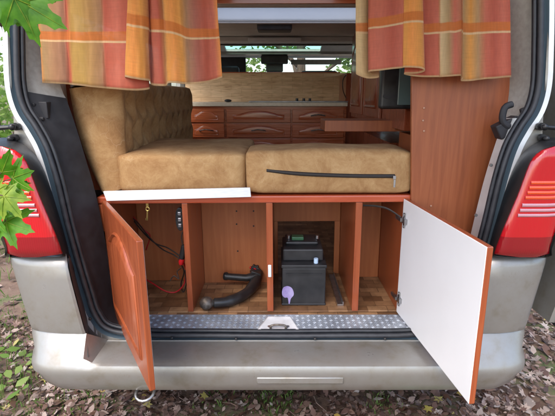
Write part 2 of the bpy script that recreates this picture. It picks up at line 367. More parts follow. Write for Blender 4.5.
def scatter(n, x0, x1, y0, y1, s0, s1, pale=0, yel=.02, lift=.0, tgt=None, star=.4):
    for _ in range(n):
        x = rnd.uniform(x0, x1); y = rnd.uniform(y0, y1); z = gh(x, y)+rnd.uniform(.004, .03)+lift
        nr = (rnd.uniform(-.6,.6), rnd.uniform(-.6,.6), 1)
        mi = 2 if rnd.random() < yel else (1 if rnd.random() < pale else 0)
        s = rnd.uniform(s0, s1)
        if rnd.random() < star: leaf_star(bm, (x, y, z), s, nr, rnd.uniform(0, 6.28), mi)
        else: leafblade(bm, (x, y, z), s, nr, rnd.uniform(0, 6.28), mi, curl=rnd.uniform(.05, .45))
scatter(5200, -1.15, 1.15, 1.55, 2.4, .018, .055, .12, .006)
scatter(900, -1.1, 1.1, 2.4, 5, .05, .1, .1, 0)
scatter(3400, .85, 2.4, 1.3, 3.0, .02, .06, .7, .008)
scatter(3400, 1.0, 5, 3.0, 8, .04, .09, .8, .01)
scatter(1800, -2.2, -.8, 1.3, 2.6, .02, .065, .45, .02)
scatter(1200, -5, -.9, 2.6, 8, .05, .12, .5, .02)
scatter(500, -5, 5, 8, 16, .1, .18, .5, .01)
scatter(3500, -2.2, 2.4, 1.5, 2.8, .008, .02, .15, 0, star=0)
scatter(260, -2, 2.2, 1.5, 3, .06, .1, .3, 0)
for px, py in ((47,381),(302,0),(432,372),(438,402),(428,411),(147,405),(205,395)):
    if py:
        p = atz(px, py, .03); leaf_star(bm, (p.x, p.y, gh(p.x, p.y)+.035), .055, (rnd.uniform(-.5,.5),-.25,1), rnd.uniform(0,6), 2)
for _ in range(420):
    x = rnd.uniform(-2.2, 2.2); y = rnd.uniform(1.5, 3.2); z = gh(x, y)+rnd.uniform(.012, .035); a = rnd.uniform(0, 6.28); l_ = rnd.uniform(.03, .14)
    tube(bm, [(x, y, z), (x+math.cos(a)*l_*.5, y+math.sin(a)*l_*.5, z+rnd.uniform(-.005,.01)), (x+math.cos(a+.3)*l_, y+math.sin(a+.3)*l_, z)], [.0022,.0018,.0009], 5)
tag(put('leaf_litter', bm, ['litter', 'litter_pale', 'litter_yellow']), 'dry brown and pinkish fallen leaves covering the forest ground', 'leaves', kind='stuff')
bmp.free()
bm = B()
def blade(bm, x, y, h):
    z = gh(x, y); a = rnd.uniform(0, 6.28); dx, dy = math.cos(a)*.0035, math.sin(a)*.0035; lx, ly = rnd.uniform(-.5,.5)*h, rnd.uniform(-.5,.5)*h
    a_ = bm.verts.new((x-dx, y-dy, z)); b_ = bm.verts.new((x+dx, y+dy, z)); c_ = bm.verts.new((x+dx*.6+lx*.4, y+dy*.6+ly*.4, z+h*.6)); d_ = bm.verts.new((x+lx, y+ly, z+h))
    bm.faces.new((a_, b_, c_)); bm.faces.new((a_, c_, d_))
for cx_, cy_, r_, n in ((-1.35,1.75,.35,900),(-1.7,2.4,.5,900),(-.95,1.8,.12,160),(-.02,1.86,.13,260),(.5,1.8,.08,60),(-.3,1.86,.1,60),(1.6,3.4,.5,500),(2.4,5,.9,900),(-2.6,4.5,1.2,1600),(3.2,8,1.6,1200),(-3.5,8,1.8,1600)):
    for _ in range(n):
        x = rnd.gauss(cx_, r_*.6); y = rnd.gauss(cy_, r_*.6)
        if y > 1.35: blade(bm, x, y, rnd.uniform(.015, .05)*(1 if cy_ < 3 else 2.6))
tag(put('grass', bm, 'grass'), 'tufts of green grass growing through the fallen leaves', 'grass', kind='stuff')
# low seedlings left of the van
bm = B()
for i in range(70):
    x = rnd.gauss(-1.42, .12); y = rnd.gauss(2.0, .2); z = gh(x, y)+rnd.uniform(.04, .13)
    leafblade(bm, (x, y, z), rnd.uniform(.03, .075), (rnd.uniform(-.7,.7), rnd.uniform(-.7,.3), 1), rnd.uniform(0,6.28), 0)
    tube(bm, [(x, y, gh(x,y)), (x+.01, y, z)], .0015, 4, mi=0)
tag(put('seedling_patch', bm, 'foliage_light'), 'pale green broad-leaved seedlings on the ground left of the bumper', 'plants', kind='stuff')

# ------------------------------------------------------------------ trees and shrubs
def crown_bm(bm, spec, n, s0, s1):
    for _ in range(n):
        c, r_ = rnd.choice(spec); d = Vector((rnd.gauss(0,1), rnd.gauss(0,1), rnd.gauss(0,1))).normalized()*(rnd.random()**.45)
        p = Vector(c)+Vector((d.x*r_[0], d.y*r_[1], d.z*r_[2]))
        leafblade(bm, p, rnd.uniform(s0, s1), (rnd.uniform(-1,1), rnd.uniform(-1,1), rnd.uniform(.1,1)), rnd.uniform(0,6.28))
def tree(name, x, y, h, spread, low, label, cat='tree', m='foliage', n=3500, leaf=(.14,.3)):
    t = empty(name, (x, y, 0), label, cat, 'trees round the clearing')
    bm = B(); tw = h*.022
    tr = smoothpath([(x, y, -.1), (x+.1*tw*5, y, h*.3), (x-.2*tw*4, y+.1, h*.6), (x, y, h*.92)], 5)
    tube(bm, tr, [tw*(1.25-1.1*i/len(tr)) for i in range(len(tr))], 9)
    spec = []
    for k in range(11):
        a = k*2.4+rnd.random(); zz = h*(low+(1-low)*(.08+.85*k/11)); rr_ = spread*(.35+.6*math.sin(math.pi*(.25+.7*k/11)))
        c = Vector((x+math.cos(a)*rr_, y+math.sin(a)*rr_, zz+spread*.15))
        tube(bm, smoothpath([(x, y, max(.2,zz-spread*.5)), ((x+c.x)/2, (y+c.y)/2, zz-spread*.1), c], 3), [tw*.5,tw*.45,tw*.4,tw*.33,tw*.27,tw*.2,tw*.12][:7], 6)
        s = spread*rnd.uniform(.3, .5); spec.append((c, (s, s, s*.7)))
    put('trunk', bm, 'bark', t, smooth=True)
    bm = B(); crown_bm(bm, spec, n, *leaf); put('crown', bm, m, t)
    return t
def shrub(x, y, h, r_, label, m='foliage', n=1800, leaf=(.06,.13), name='shrub'):
    t = empty(name, (x, y, 0), label, 'shrub', 'shrubs round the clearing')
    bm = B()
    spec = []
    for k in range(8):
        a = k*2.4; rr_ = r_*rnd.uniform(.2,.7); c = Vector((x+math.cos(a)*rr_, y+math.sin(a)*rr_, h*rnd.uniform(.25,.85)))
        tube(bm, [(x, y, -.05), (x*.5+c.x*.5, y*.5+c.y*.5, c.z*.6), c], [.02,.012,.005], 5)
        spec.append((c, (r_*.5, r_*.5, h*.22)))
    put('stem', bm, 'twig', t)
    bm = B(); crown_bm(bm, spec, n, *leaf); put('foliage', bm, m, t)
tree('broadleaf_tree', -7.5, 13, 9, 2.6, .2, 'pale green tree behind the left side of the van', m='foliage_light', n=3500)
tree('broadleaf_tree', -5.0, 20, 11, 3.2, .12, 'tall light green tree seen through the left of the windscreen', m='foliage_light', n=4000, leaf=(.18,.36))
tree('broadleaf_tree', 1.2, 26, 12, 4.0, .05, 'bright green tree ahead of the van in the middle of the windscreen', m='foliage_light', n=5000, leaf=(.2,.4))
tree('broadleaf_tree', 6.5, 21, 11, 3.2, .12, 'green tree ahead of the van to the right', m='foliage', n=4000, leaf=(.18,.36))
tree('broadleaf_tree', 4.6, 6.2, 7, 2.0, .12, 'dark green tree close beside the right pillar of the van', m='foliage', n=5200, leaf=(.1,.2))
tree('broadleaf_tree', -11, 8, 9, 2.6, .2, 'green tree far left of the clearing', m='foliage', n=3000)
tree('broadleaf_tree', 9.5, 11, 10, 2.8, .15, 'green tree far right of the clearing', m='foliage', n=3000)
shrub(-3.6, 5.6, 2.1, .9, 'airy pale green shrub showing left of the rear pillar', 'foliage_light', n=1500)
shrub(2.9, 4.6, 1.7, .7, 'dark leafy shrub showing right of the tail light', 'foliage', n=2200)
shrub(2.7, 9.5, 1.2, 1.0, 'low light green shrub on the ground far right', 'foliage_light')
shrub(-5, 10, 2.2, 1.4, 'light green shrub in the distance on the left', 'foliage_light', n=2200)

# ------------------------------------------------------------------ the van
van = empty('camper_van', (0, 3.0, 0), 'silver camper van seen from behind with its tailgate opening uncovered', 'van')
FZ = .520                                   # load floor height
def YO(z): return 1.575+.075*max(0, z-1.15)
def atO(px, py):                             # point on the plane of the tailgate opening
    Y = 1.6
    for _ in range(6): p = at(px, py, Y); Y = YO(p.z)
    return at(px, py, Y)
OL = [(40,-92),(23,-78),(17,-50),(16,0),(16.5,50),(18,85),(24,108),(36,127),(47,148),(57,180),(67,222),(78,262),(87,292),(95,315),(110,330),(150,335),(210,335.5),(278.5,336)]
left = [atO(*p) for p in OL]
def mir(p): return Vector((2*XC-p.x, p.y, p.z))
full = left+[mir(p) for p in left[-2::-1]]
top = [Vector((.3, YO(1.99), 1.995)), Vector((-.3, YO(1.99), 1.995))]
loop = smoothpath(full+top, 5, closed=True)
def offset_loop(lp, d, dy=0):                # push outward (positive) in the x-z plane
    n = len(lp); out = []
    for i in range(n):
        t = lp[(i+1) % n]-lp[i-1]; nn = Vector((t.z, 0, -t.x)).normalized()
        if nn.dot(Vector((lp[i].x-XC, 0, lp[i].z-1.2))) < 0: nn = -nn
        out.append(lp[i]+nn*d+Vector((0, dy, 0)))
    return out
def band(bm, a, b, mi=0, i0=0, i1=None):
    n = len(a); va = [bm.verts.new(p) for p in a]; vb = [bm.verts.new(p) for p in b]
    for i in range(n):
        f = bm.faces.new((va[i], va[(i+1) % n], vb[(i+1) % n], vb[i])); f.material_index = mi
bm = B(); tube(bm, loop, .0105, 9, closed=True); tube(bm, offset_loop(loop, -.014, .012), .0075, 8, closed=True)
band(bm, offset_loop(loop, -.02, .02), offset_loop(loop, .006, .012))
put('door_seal', bm, 'rubber', van, smooth=True)
# body-coloured rain channel round the opening, sky reflection put into its bluish colour
bm = B(); band(bm, offset_loop(loop, .006, .004), offset_loop(loop, .018, .012)); band(bm, offset_loop(loop, .018, .012), offset_loop(loop, .027, -.004))
put('rain_channel', bm, 'rim', van, smooth=True)
# outer body: rear frame + sides + roof (built from one outline)
def outer_x(z):
    if z < .55: return .93
    if z < 1.3: return .93+.022*math.sin((z-.55)/.75*math.pi*.5)
    return .952-.028*((z-1.3)/.5)-.10*max(0, (z-1.8)/.25)**2
bm = B()
inner = offset_loop(loop, .027, -.004)
outl = []
for p in inner:
    ang = math.atan2(p.z-1.2, p.x-XC)
    # project to outline
    if abs(p.x-XC) > .62 or p.z < .6:
        z = p.z if p.z > .56 else .56-(.62-abs(p.x-XC))*0-.06
        if p.z < .6 and abs(p.x-XC) < .72: q = Vector((XC+(p.x-XC), 1.565, .47))
        else: q = Vector((XC+math.copysign(outer_x(p.z)-.008, p.x-XC), p.y+.005, p.z))
    else: q = Vector((p.x*1.04, p.y+.02, 2.07))
    if p.z > 1.9 and abs(p.x-XC) > .62: q = Vector((XC+math.copysign(outer_x(1.9)-.03, p.x-XC), p.y+.01, 2.0+.07*(p.z-1.9)/.1))
    outl.append(q)
band(bm, inner, outl)
prof = [(.93,.34),(.93,.56),(.942,.8),(.952,1.0),(.952,1.3),(.938,1.55),(.922,1.8),(.9,1.92),(.85,2.0),(.74,2.05),(.4,2.07),(0,2.075)]
prof = prof+[(-a, b) for a, b in prof[-2::-1]]
ysb = [1.585, 1.6, 1.66, 2.0, 3.0, 4.0, 4.3]
for ya, yb in zip(ysb, ysb[1:]):
    for (xa, za), (xb, zb) in zip(prof, prof[1:]):
        # leave the roof light open, and side windows enlarged to brighten the interior
        ka = .008 if ya == 1.585 else 0; kb = 0
        ta = YO(za)-1.575+ya; tb_ = YO(zb)-1.575+ya; tc_ = YO(zb)-1.575+yb if yb < 2 else yb; td = YO(za)-1.575+yb if yb < 2 else yb
        if ya >= 2: ta, tb_ = ya, ya
        if min(za, zb) >= 2.04 and ya == 2.0: continue
        if za >= 1.3 and zb >= 1.3 and za <= 1.8 and zb <= 1.8 and ya >= 2.0 and (ya >= 3.0 or True): continue
        vs = [bm.verts.new(v) for v in ((XC+xa-math.copysign(ka,xa), ta, za), (XC+xb-math.copysign(ka,xb), tb_, zb), (XC+xb, tc_, zb), (XC+xa, td, za))]
        bm.faces.new(vs)
# roof panels either side of the roof light, Y 2.0 - 3.0 (opening x +-.36, Y 2.45-2.9)
for x0, x1, y0, y1 in ((-.85,.85,2.0,2.40),(-.85,.85,2.92,3.0),(-.85,-.52,2.40,2.92),(.52,.85,2.40,2.92)):
    box(bm, XC+x0, XC+x1, y0, y1, 2.045, 2.07)
# cab: bonnet, front, A pillars
box(bm, XC-.93, XC+.93, 4.3, 6.15, .36, 1.12); box(bm, XC-.9, XC+.9, 4.301, 5.35, 1.121, 1.26)
bmesh.ops.remove_doubles(bm, verts=bm.verts[:], dist=.0004)
for s in (-1, 1):
    tube(bm, [(XC+s*.9, 5.55, 1.25), (XC+s*.82, 4.75, 1.86)], .035, 8); tube(bm, [(XC+s*.93, 4.3, 1.2), (XC+s*.88, 4.3, 1.98)], .05, 8)
box(bm, XC-.86, XC+.86, 4.52, 4.82, 1.835, 1.875)
put('body', bm, 'silver', van, smooth='auto')
# bumper: plan curve swept with a profile
plan = [(0,1.393),(.35,1.393),(.6,1.394),(.74,1.396),(.83,1.401),(.89,1.416),(.93,1.447),(.953,1.495),(.965,1.56),(.968,1.95)]
plan = [Vector((a, b, 0)) for a, b in plan]; plan = smoothpath(plan, 4)
def station(i):
    t = (plan[min(i+1, len(plan)-1)]-plan[max(i-1, 0)]).normalized(); return plan[i], Vector((-t.y, t.x, 0)) if t.x > .01 or True else None
bm = B()
for s in (-1, 1):
    rows = []
    for i in range(len(plan)):
        p, n_ = station(i); k = min(1, max(0, (p.x-.70)/.02))
        if p.x < .71: r0 = (.174, .500); r00 = (.1, .4985)
        else: r0 = (.068, .5885); r00 = (.056, .570)
        pr = [r0, r00, (.022, .4965 if p.x < .71 else .512), (.008, .491), (.0, .474), (.0, .455), (.006, .42), (.02, .385), (.055, .358), (.16, .34)]
        kk = 0 if p.x < .8 else min(1, (p.x-.8)/.12)
        ww = min(1, max(0, (p.x-.8)/.15)); kx = [(1-.75*ww) if q < 2 else 1 for q in range(len(pr))]; ox = [0, 0, -.004*ww, -.008*ww, -.012*ww, -.014*ww]+[-.014*ww]*4
        rows.append([Vector((XC+s*(p.x+n_.x*d*kx[q]+ox[q]), p.y+n_.y*d, z+kk*.035*(1 if z < .45 else 0))) for q, (d, z) in enumerate(pr)])
    strip(bm, rows)
    # corner block
    rows = []
    st = [i for i in range(len(plan)) if plan[i].x > .715]
    pr = [(.21,.888),(.14,.888),(.10,.882),(.082,.868),(.074,.845),(.068,.8),(.062,.7),(.058,.61),(.06,.592),(.066,.587)]
    def xin(z): return .715+(z-.583)*.165
    rows.append([Vector((XC+s*(xin(z)-.004+.032*min(1, max(0, (d-.09)/.05))), 1.396+d+.006, z)) for d, z in pr])
    rows.append([Vector((XC+s*(xin(z)+.004+.032*min(1, max(0, (d-.09)/.05))), 1.396+d, z)) for d, z in pr])
    for i in st:
        p, n_ = station(i)
        if p.x < .8: continue
        ww = min(1, (p.x-.8)/.15)
        rows.append([Vector((XC+s*(p.x+n_.x*(d*(1-.75*ww))+ww*(.0+.17*(z-.587))), p.y+n_.y*d, z)) for d, z in pr])
    strip(bm, rows)
bmesh.ops.remove_doubles(bm, verts=bm.verts[:], dist=.0003)
bumper = put('rear_bumper', bm, 'silver', van, smooth='auto', angle=38)
bm = B()
a, b = at(256, 382, 1.355), at(345, 391, 1.355)
box(bm, a.x, b.x, 1.3905, 1.41, .425, .452)
put('tow_cover', bm, 'silver', bumper, bevel=.004, smooth='auto')
# dark plastic inside faces of the corner blocks
for s in (-1, 1):
    bm = B()
    ed = [at(90,337,1.568), at(87,318,1.572), at(84,306,1.573), at(80,292,1.574), at(75.5,276,1.574), at(74,268,1.574), at(73,265,1.574)]
    fr = [(.502,.03),(.56,.055),(.60,.062),(.68,.066),(.76,.072),(.84,.082),(.882,.105)]
    if s > 0: ed = [mir(p) for p in ed]
    f_ = [Vector((XC+s*(.715+(z-.583)*.165-.004), 1.402+d, z)) for z, d in fr]
    strip(bm, [f_, [p.lerp(q, .5) for p, q in zip(f_, ed)], ed])
    put('corner_trim', bm, 'darkside', van, smooth='auto')
# silver flange outside the seal
bm = B(); band(bm, offset_loop(loop, .027, -.004), offset_loop(loop, .043, -.006)); put('flange', bm, 'innerpaint', van, smooth=True)
# tail lights
LENS = [(-22,150),(-6,146),(7,147),(17,151.5),(25,160),(31,174),(38,193),(48,217),(57,239),(61,251),(58,256.5),(9,257),(5,249),(-3,228),(-12,203),(-19,178)]
BASE = [(-12,142),(-2,138),(10,138),(21,143),(33,152),(42,166),(49,183),(58,212),(65,236),(69,253),(66,259),(14,259),(10,251),(4,230),(-4,205),(-9,178)]
LENS_P = [at(a, b, 1.455) for a, b in LENS]; BASE_P = [at(a, b, 1.57) for a, b in BASE]
LENS_P = smoothpath(LENS_P, 3, closed=True); BASE_P = smoothpath(BASE_P, 3, closed=True)
def xr_at(z):                                # lens extent at height z
    xs_ = []
    n = len(LENS_P)
    for i in range(n):
        p, q = LENS_P[i], LENS_P[(i+1) % n]
        if (p.z-z)*(q.z-z) < 0: xs_.append(p.x+(q.x-p.x)*(z-p.z)/(q.z-p.z))
    return min(xs_), max(xs_)
def lens_y(x): return 1.452+.35*max(0, -.86-x)**1.6*4
for s in (0, 1):
    def S(p): return mir(p) if s else p
    tl = bpy.data.objects.new('tail_light', None); col.objects.link(tl); tl.parent = van; c0 = S(at(30, 200, 1.5)); tl.location = c0-Vector(van.location)
    tl['label'] = 'red tail light lens on the right, uncovered' if s else 'red tail light on the left behind the maple leaves'
    bm = B(); n = len(LENS_P)
    mid = [BASE_P[i].lerp(LENS_P[i], .8)+Vector((0,0,0)) for i in range(n)]
    rings = [[bm.verts.new(S(Vector((p.x, p.y, p.z)))) for p in r_] for r_ in (BASE_P, mid, LENS_P)]
    for a_, b_ in zip(rings, rings[1:]):
        for i in range(n): bm.faces.new((a_[i], a_[(i+1) % n], b_[(i+1) % n], b_[i]))
    put('housing', bm, 'black', tl, smooth=True)
    # domed lens from horizontal slices
    bm = B(); zs = [p.z for p in LENS_P]; z0, z1 = min(zs), max(zs); rows = []
    K = 30; J = 12
    for k in range(K+1):
        t = .002+.996*k/K; z = z0+(z1-z0)*t; xa, xb = xr_at(z)
        ed = min(1, min(t, 1-t)*14)**.5
        row = []
        for j in range(J+1):
            e = j/J; e2 = .5-.5*math.cos(math.pi*e); x = xa+(xb-xa)*e2; rim = min(1, min(e2, 1-e2)*9)**.5
            row.append(S(Vector((x, 1.458-.016*min(ed, rim)+.9*max(0, -.9-x)**1.5, z))))
        rows.append(row)
    strip(bm, rows); 
    for f in bm.faces:
        f.material_index = 1 if f.calc_center_median().z < at(520, 238, 1.45).z else 0
    ln = put('lens', bm, ['lens_red', 'lens_dark'], tl, smooth=True)
    for y0, y1, mname in ((181,184.9,'lens_orange'),(186,189.9,'lens_orange'),(191,194.9,'lens_orange'),(196,199.9,'lens_orange'),(203.5,207.4,'lens_white'),(208.7,212.4,'lens_white'),(213.8,217.4,'lens_white')):
        za, zb = at(30, y1, 1.44).z, at(30, y0, 1.44).z; bm = B(); zm = (za+zb)/2; xa, xb = xr_at(zm); xb -= .02; xa += .006
        rows = []
        for j in range(9):
            x = xa+(xb-xa)*j/8; yy = 1.4408+.9*max(0, -.9-x)**1.5
            rows.append([S(Vector((x, yy+.012, za))), S(Vector((x, yy, za+.001))), S(Vector((x, yy-.0015, zm))), S(Vector((x, yy, zb-.001))), S(Vector((x, yy+.012, zb)))])
        strip(bm, rows); put('reflector_bar', bm, mname, tl, smooth=True)
# ball studs of the gas struts
for s in (0, 1):
    for a, b, r_ in ((12,127,.012),(10,138.5,.010)):
        bm = B(); p = at(a, b, 1.545); p = mir(p) if s else p
        sphere(bm, p, r_); tube(bm, [p, p+Vector((0,.05,0))], .006, 8); tube(bm, [p+Vector((0,.02,0)), p+Vector((0,.035,0))], .014, 10)
        if b < 130:
            tube(bm, [p, p+Vector((.06 if s else -.06, 0, -.004))], [.007,.009], 8)
        put('ball_stud', bm, 'black', van, smooth='auto')
# trim inside the opening
def Ytrim(z): return 1.705
LTRIM_A = [(18,-60),(18,0),(18,50),(20,84),(24,98)]; LTRIM_B = [(52,-60),(48,0),(50,50),(62,90),(66,98)]
def ruled(A, Bp, ya, yb, mirror=False, per=5, mids=3, bulge=0):
    A = smoothpath([at(a, b, YO(at(a,b,1.6).z)+ya) for a, b in A], per); Bp = smoothpath([at(a, b, yb) for a, b in Bp], per)
    if mirror: A = [mir(p) for p in A]; Bp = [mir(p) for p in Bp]
    rows = []
    for p, q in zip(A, Bp):
        rows.append([p.lerp(q, t/mids)+Vector((0, -bulge*math.sin(math.pi*t/mids), 0)) for t in range(mids+1)])
    return rows
bm = B(); strip(bm, ruled(LTRIM_A, LTRIM_B, .015, 1.73)); put('pillar_lining', bm, 'carpet', van, smooth=True)
bm = B(); strip(bm, ruled([(18,-60),(18,0),(18,50),(20,84),(27,108),(40,128)], [(62,-60),(50,0),(47,50),(47,84),(50,108),(57,122)], .015, 1.73, True)); put('pillar_lining', bm, 'carpet', van, smooth=True)
BL_A = [(19,90),(25,108),(37,127),(48,148),(58,180),(68,222),(79,262),(88,292),(96,315),(112,329),(128,333)]
BL_B = [(66,98),(73,118),(80,140),(86,160),(92,180),(99,208),(107,250),(112,285),(116,305),(122,312),(135,316)]
bm = B(); strip(bm, ruled(BL_A, BL_B, .012, 1.725, mids=5, bulge=.012)); put('pillar_trim', bm, 'trim', van, smooth=True)
BR_A = [(36,118),(44,140),(57,178),(67,222),(78,262),(87,292),(95,315),(110,329),(128,333)]
BR_B = [(52,118),(60,140),(72,178),(83,222),(92,262),(100,292),(108,308),(122,316),(135,318)]
bm = B(); strip(bm, ruled(BR_A, BR_B, .012, 1.66, True, mids=4, bulge=.012)); put('inner_flange', bm, 'innerpaint', van, smooth=True)
for a, b in ((62,165),(77,215)):
    bm = B(); p = mir(at(a+4, b, 1.612)); tube(bm, [p+Vector((0,-.006,0)), p+Vector((0,.0,0))], .006, 10)
    put('screw', bm, 'steel', van)
# belt hooks left and right
for s in (0, 1):
    pts = [(34,108),(32,118),(36,125),(46,127),(54,121),(52,108),(44,104)] if s else [(34,103),(32,113),(36,118),(44,119)]
    pts = [at(a, b, 1.63) for a, b in pts]; pts = [mir(p) for p in pts] if s else pts
    bm = B(); tube(bm, smoothpath(pts, 4), .013 if s else .008, 9)
    if s:
        c = mir(at(44, 124, 1.65)); boxc(bm, c+Vector((-.022,.0,-.012)), (.085,.05,.055), Matrix.Rotation(R(-28), 3, 'Y'))
    else:
        c = at(44, 110, 1.66); boxc(bm, c, (.045,.04,.06))
    put('hinge_cover', bm, 'trim', van, smooth='auto', bevel=.006)
# rubber stops along the lower edge
for a, b in ((90,318),(172,337),(236,338),(315,338),(385,338),(467,318)):
    bm = B(); p = at(a, b+1, 1.553); sphere(bm, p, .006)
    put('rubber_stop', bm, 'black', van, smooth=True)
# load floor and checker plate
bm = B(); box(bm, XC-.84, XC+.84, 1.735, 5.0, FZ-.03, FZ); flo = put('floor', bm, 'vinyl', van)
bm = B(); box(bm, XC-.69, XC+.69, 1.615, 1.734, FZ-.02, FZ+.002)
box(bm, XC-.655, XC+.655, 1.604, 1.6145, FZ-.028, FZ-.001)
px_ = .0235
nx = int(1.3/px_)
for i in range(nx):
    for j in range(6):
        x = XC-.66+px_*(i+.5); y = 1.624+.0195*j
        if y > 1.725 or abs(x) < .072 and y < 1.665: continue
        a = R(45 if (i+j) % 2 else -45)
        for k in (-1, 1):
            c = Vector((x-math.sin(a)*.0035*k, y+math.cos(a)*.0035*k, FZ+.0025))
            r3 = Matrix.Rotation(a, 3, 'Z')
            vs = [bm.verts.new(c+r3 @ Vector(q)) for q in ((-.0105,0,0),(0,-.0026,0),(.0105,0,0),(0,.0026,0))]
            tp = bm.verts.new(c+Vector((0,0,.0028))); 
            for q in range(4): bm.faces.new((vs[q], vs[(q+1) % 4], tp))
put('sill_plate', bm, 'checker', van)
# latch bracket
bm = B()
out_ = [at(255,329,1.592), at(269,313.5,1.66), at(270,311,1.668), at(294,311,1.668), at(295,313.5,1.66), at(307,329,1.592)]
z_ = FZ
P = [Vector((XC-.105,1.588,z_-.012)), Vector((XC-.05,1.690,z_+.004)), Vector((XC+.058,1.690,z_+.004)), Vector((XC+.105,1.588,z_-.012))]
Q = [Vector((XC-.085,1.585,z_+.012)), Vector((XC-.042,1.668,z_+.030)), Vector((XC+.05,1.668,z_+.030)), Vector((XC+.085,1.585,z_+.012))]
a_ = [bm.verts.new(p) for p in P]; b_ = [bm.verts.new(p) for p in Q]
I_ = [Vector((XC-.058,1.582,z_+.004)), Vector((XC-.03,1.632,z_+.012)), Vector((XC+.038,1.632,z_+.012)), Vector((XC+.058,1.582,z_+.004))]
c_ = [bm.verts.new(p) for p in I_]
for r0_, r1_ in ((a_, b_), (b_, c_)):
    for i in range(3): bm.faces.new((r0_[i], r0_[i+1], r1_[i+1], r1_[i]))
bm.faces.new(c_)
lt = put('latch_bracket', bm, 'galv', van, bevel=.004, smooth='auto')
bm = B(); tube(bm, smoothpath([(XC-.03,1.60,z_+.006),(XC-.028,1.602,z_+.022),(XC,1.602,z_+.026),(XC+.028,1.602,z_+.022),(XC+.03,1.60,z_+.006)],4), .0045, 8)
put('striker', bm, 'worn', lt, smooth=True)
for x in (-.036, .038):
    bm = B(); tube(bm, [(XC+x,1.615,z_+.004),(XC+x,1.615,z_+.013)], .008, 6)
    put('bolt', bm, 'steel', lt)
# lower sill under the seal
bm = B(); strip(bm, [[(x, 1.572, FZ-.03), (x, 1.566, FZ-.045), (x, 1.558, .502)] for x in (XC-.71, XC, XC+.71)]); put('lower_sill', bm, 'innerpaint', van)
# tailgate swung up above the camera
bm = B()
tg = [(1.62,2.075),(1.45,2.13),(1.2,2.19),(.9,2.235),(.6,2.25),(.42,2.22)]
strip(bm, [[(XC-.78,y,z),(XC-.3,y,z+.01),(XC+.3,y,z+.01),(XC+.78,y,z)] for y, z in tg])
for sx in (-.77,.77): strip(bm, [[(XC+sx,y,z),(XC+sx,y,z-.05)] for y, z in tg])
tgo = put('tailgate', bm, 'silver', van, smooth='auto')
bm = B(); strip(bm, [[(XC-.76,y+.0,z-.05),(XC+.76,y,z-.05)] for y, z in tg]); put('tailgate_lining', bm, 'strip', tgo)  # unseen underside made pale to bounce light onto the bumper
# sliding side door pushed back along the right side
sdp = [(1.10,.575),(1.117,.66),(1.137,.9),(1.142,1.2),(1.127,1.5),(1.102,1.8)]
sld = bpy.data.objects.new('sliding_door', None); col.objects.link(sld); sld.parent = van; sld.location = Vector((1.07, 2.1, .5))-Vector(van.location)
bm = B(); strip(bm, [[(x, 1.565, z) for x, z in sdp], [(x+.012, 1.575, z) for x, z in sdp], [(x+.015, 1.6, z) for x, z in sdp], [(x+.015, 2.65, z) for x, z in sdp]])
strip(bm, [[(x, 1.565, z) for x, z in sdp], [(x-.03, 1.57, z) for x, z in sdp], [(x-.03, 2.65, z) for x, z in sdp]]); put('panel', bm, 'silver', sld, smooth='auto')
bm = B(); tube(bm, smoothpath([(1.13,2.6,.567),(1.103,1.575,.567),(1.10,1.562,.575),(1.115,1.56,.66),(1.133,1.56,.9),(1.137,1.56,1.2),(1.123,1.56,1.5)],5), .011, 8); put('edge_seal', bm, 'rubber', sld, smooth=True)
# towing eye
bm = B(); pts = [at(140+9*0+10*math.cos(t), 391+7.5*math.sin(t), 1.47) for t in [2*math.pi*i/16 for i in range(16)]]
pts = [Vector((p.x+.012, p.y+.0, p.z)) for p in pts]; c = sum(pts, Vector())/16+Vector((.02,0,.022))
pts = [c+Vector((.034*math.cos(2*math.pi*i/16), -.036+.036*math.sin(2*math.pi*i/16), .012*math.sin(2*math.pi*i/16))) for i in range(16)]
tube(bm, pts, .006, 8, closed=True); tube(bm, [c+Vector((0,0,.012)), c+Vector((0,.12,.03))], .009, 8)
put('towing_eye', bm, 'steel', van, smooth=True)
# underside and wheels
bm = B(); box(bm, XC-.9, XC+.9, 1.62, 6.0, .33, FZ-.035); put('underbody', bm, 'black', van)
for y in (2.35, 5.1):
    for s in (-1, 1):
        wh = bpy.data.objects.new('wheel', None); col.objects.link(wh); wh.parent = van; wh.location = (XC+s*.82, y-3.0, .31)
        bm = B(); n = 28
        for (ra, xa), (rb, xb) in zip(((.2,.09),(.29,.095),(.31,.07),(.31,-.07),(.29,-.095),(.2,-.09)), ((.29,.095),(.31,.07),(.31,-.07),(.29,-.095),(.2,-.09),(.2,.09))):
            strip(bm, [[Vector((xx, rr_*math.cos(2*math.pi*i/n), rr_*math.sin(2*math.pi*i/n))) for i in range(n+1)] for rr_, xx in ((ra, xa), (rb, xb))])
        put('tyre', bm, 'rubber', wh, smooth='auto', world=False)
        bm = B(); g = bmesh.ops.create_cone(bm, segments=24, radius1=.2, radius2=.16, depth=.12, cap_ends=True, matrix=Matrix.Rotation(R(90)*s, 4, 'Y')); put('rim', bm, 'steel', wh, world=False, smooth='auto')
# interior lining
bm = B()
box(bm, XC-.885, XC-.865, 1.74, 4.2, FZ, 1.3); put('wall_lining', bm, 'liner', van)
bm = B(); box(bm, XC+.865, XC+.885, 1.74, 4.2, FZ, 1.3)
put('wall_lining', bm, 'liner', van)
for x0_, x1_, y0_, y1_, z0_, z1_ in ((-.882,-.865,1.72,2.0,1.301,1.9),(.862,.88,1.74,3.5,1.301,1.9),(-.882,-.865,2.001,4.2,1.8,1.9)):
    bm = B(); box(bm, XC+x0_, XC+x1_, y0_, y1_, z0_, z1_); put('wall_lining', bm, 'liner', van)
bm = B(); CZ = 1.885
for x0, x1, y0, y1 in ((-.86,.86,1.66,2.40),(-.86,.86,2.885,4.28),(-.86,-.50,2.401,2.884),(.50,.86,2.401,2.884)):
    box(bm, XC+x0, XC+x1, y0, y1, CZ, CZ+.02)
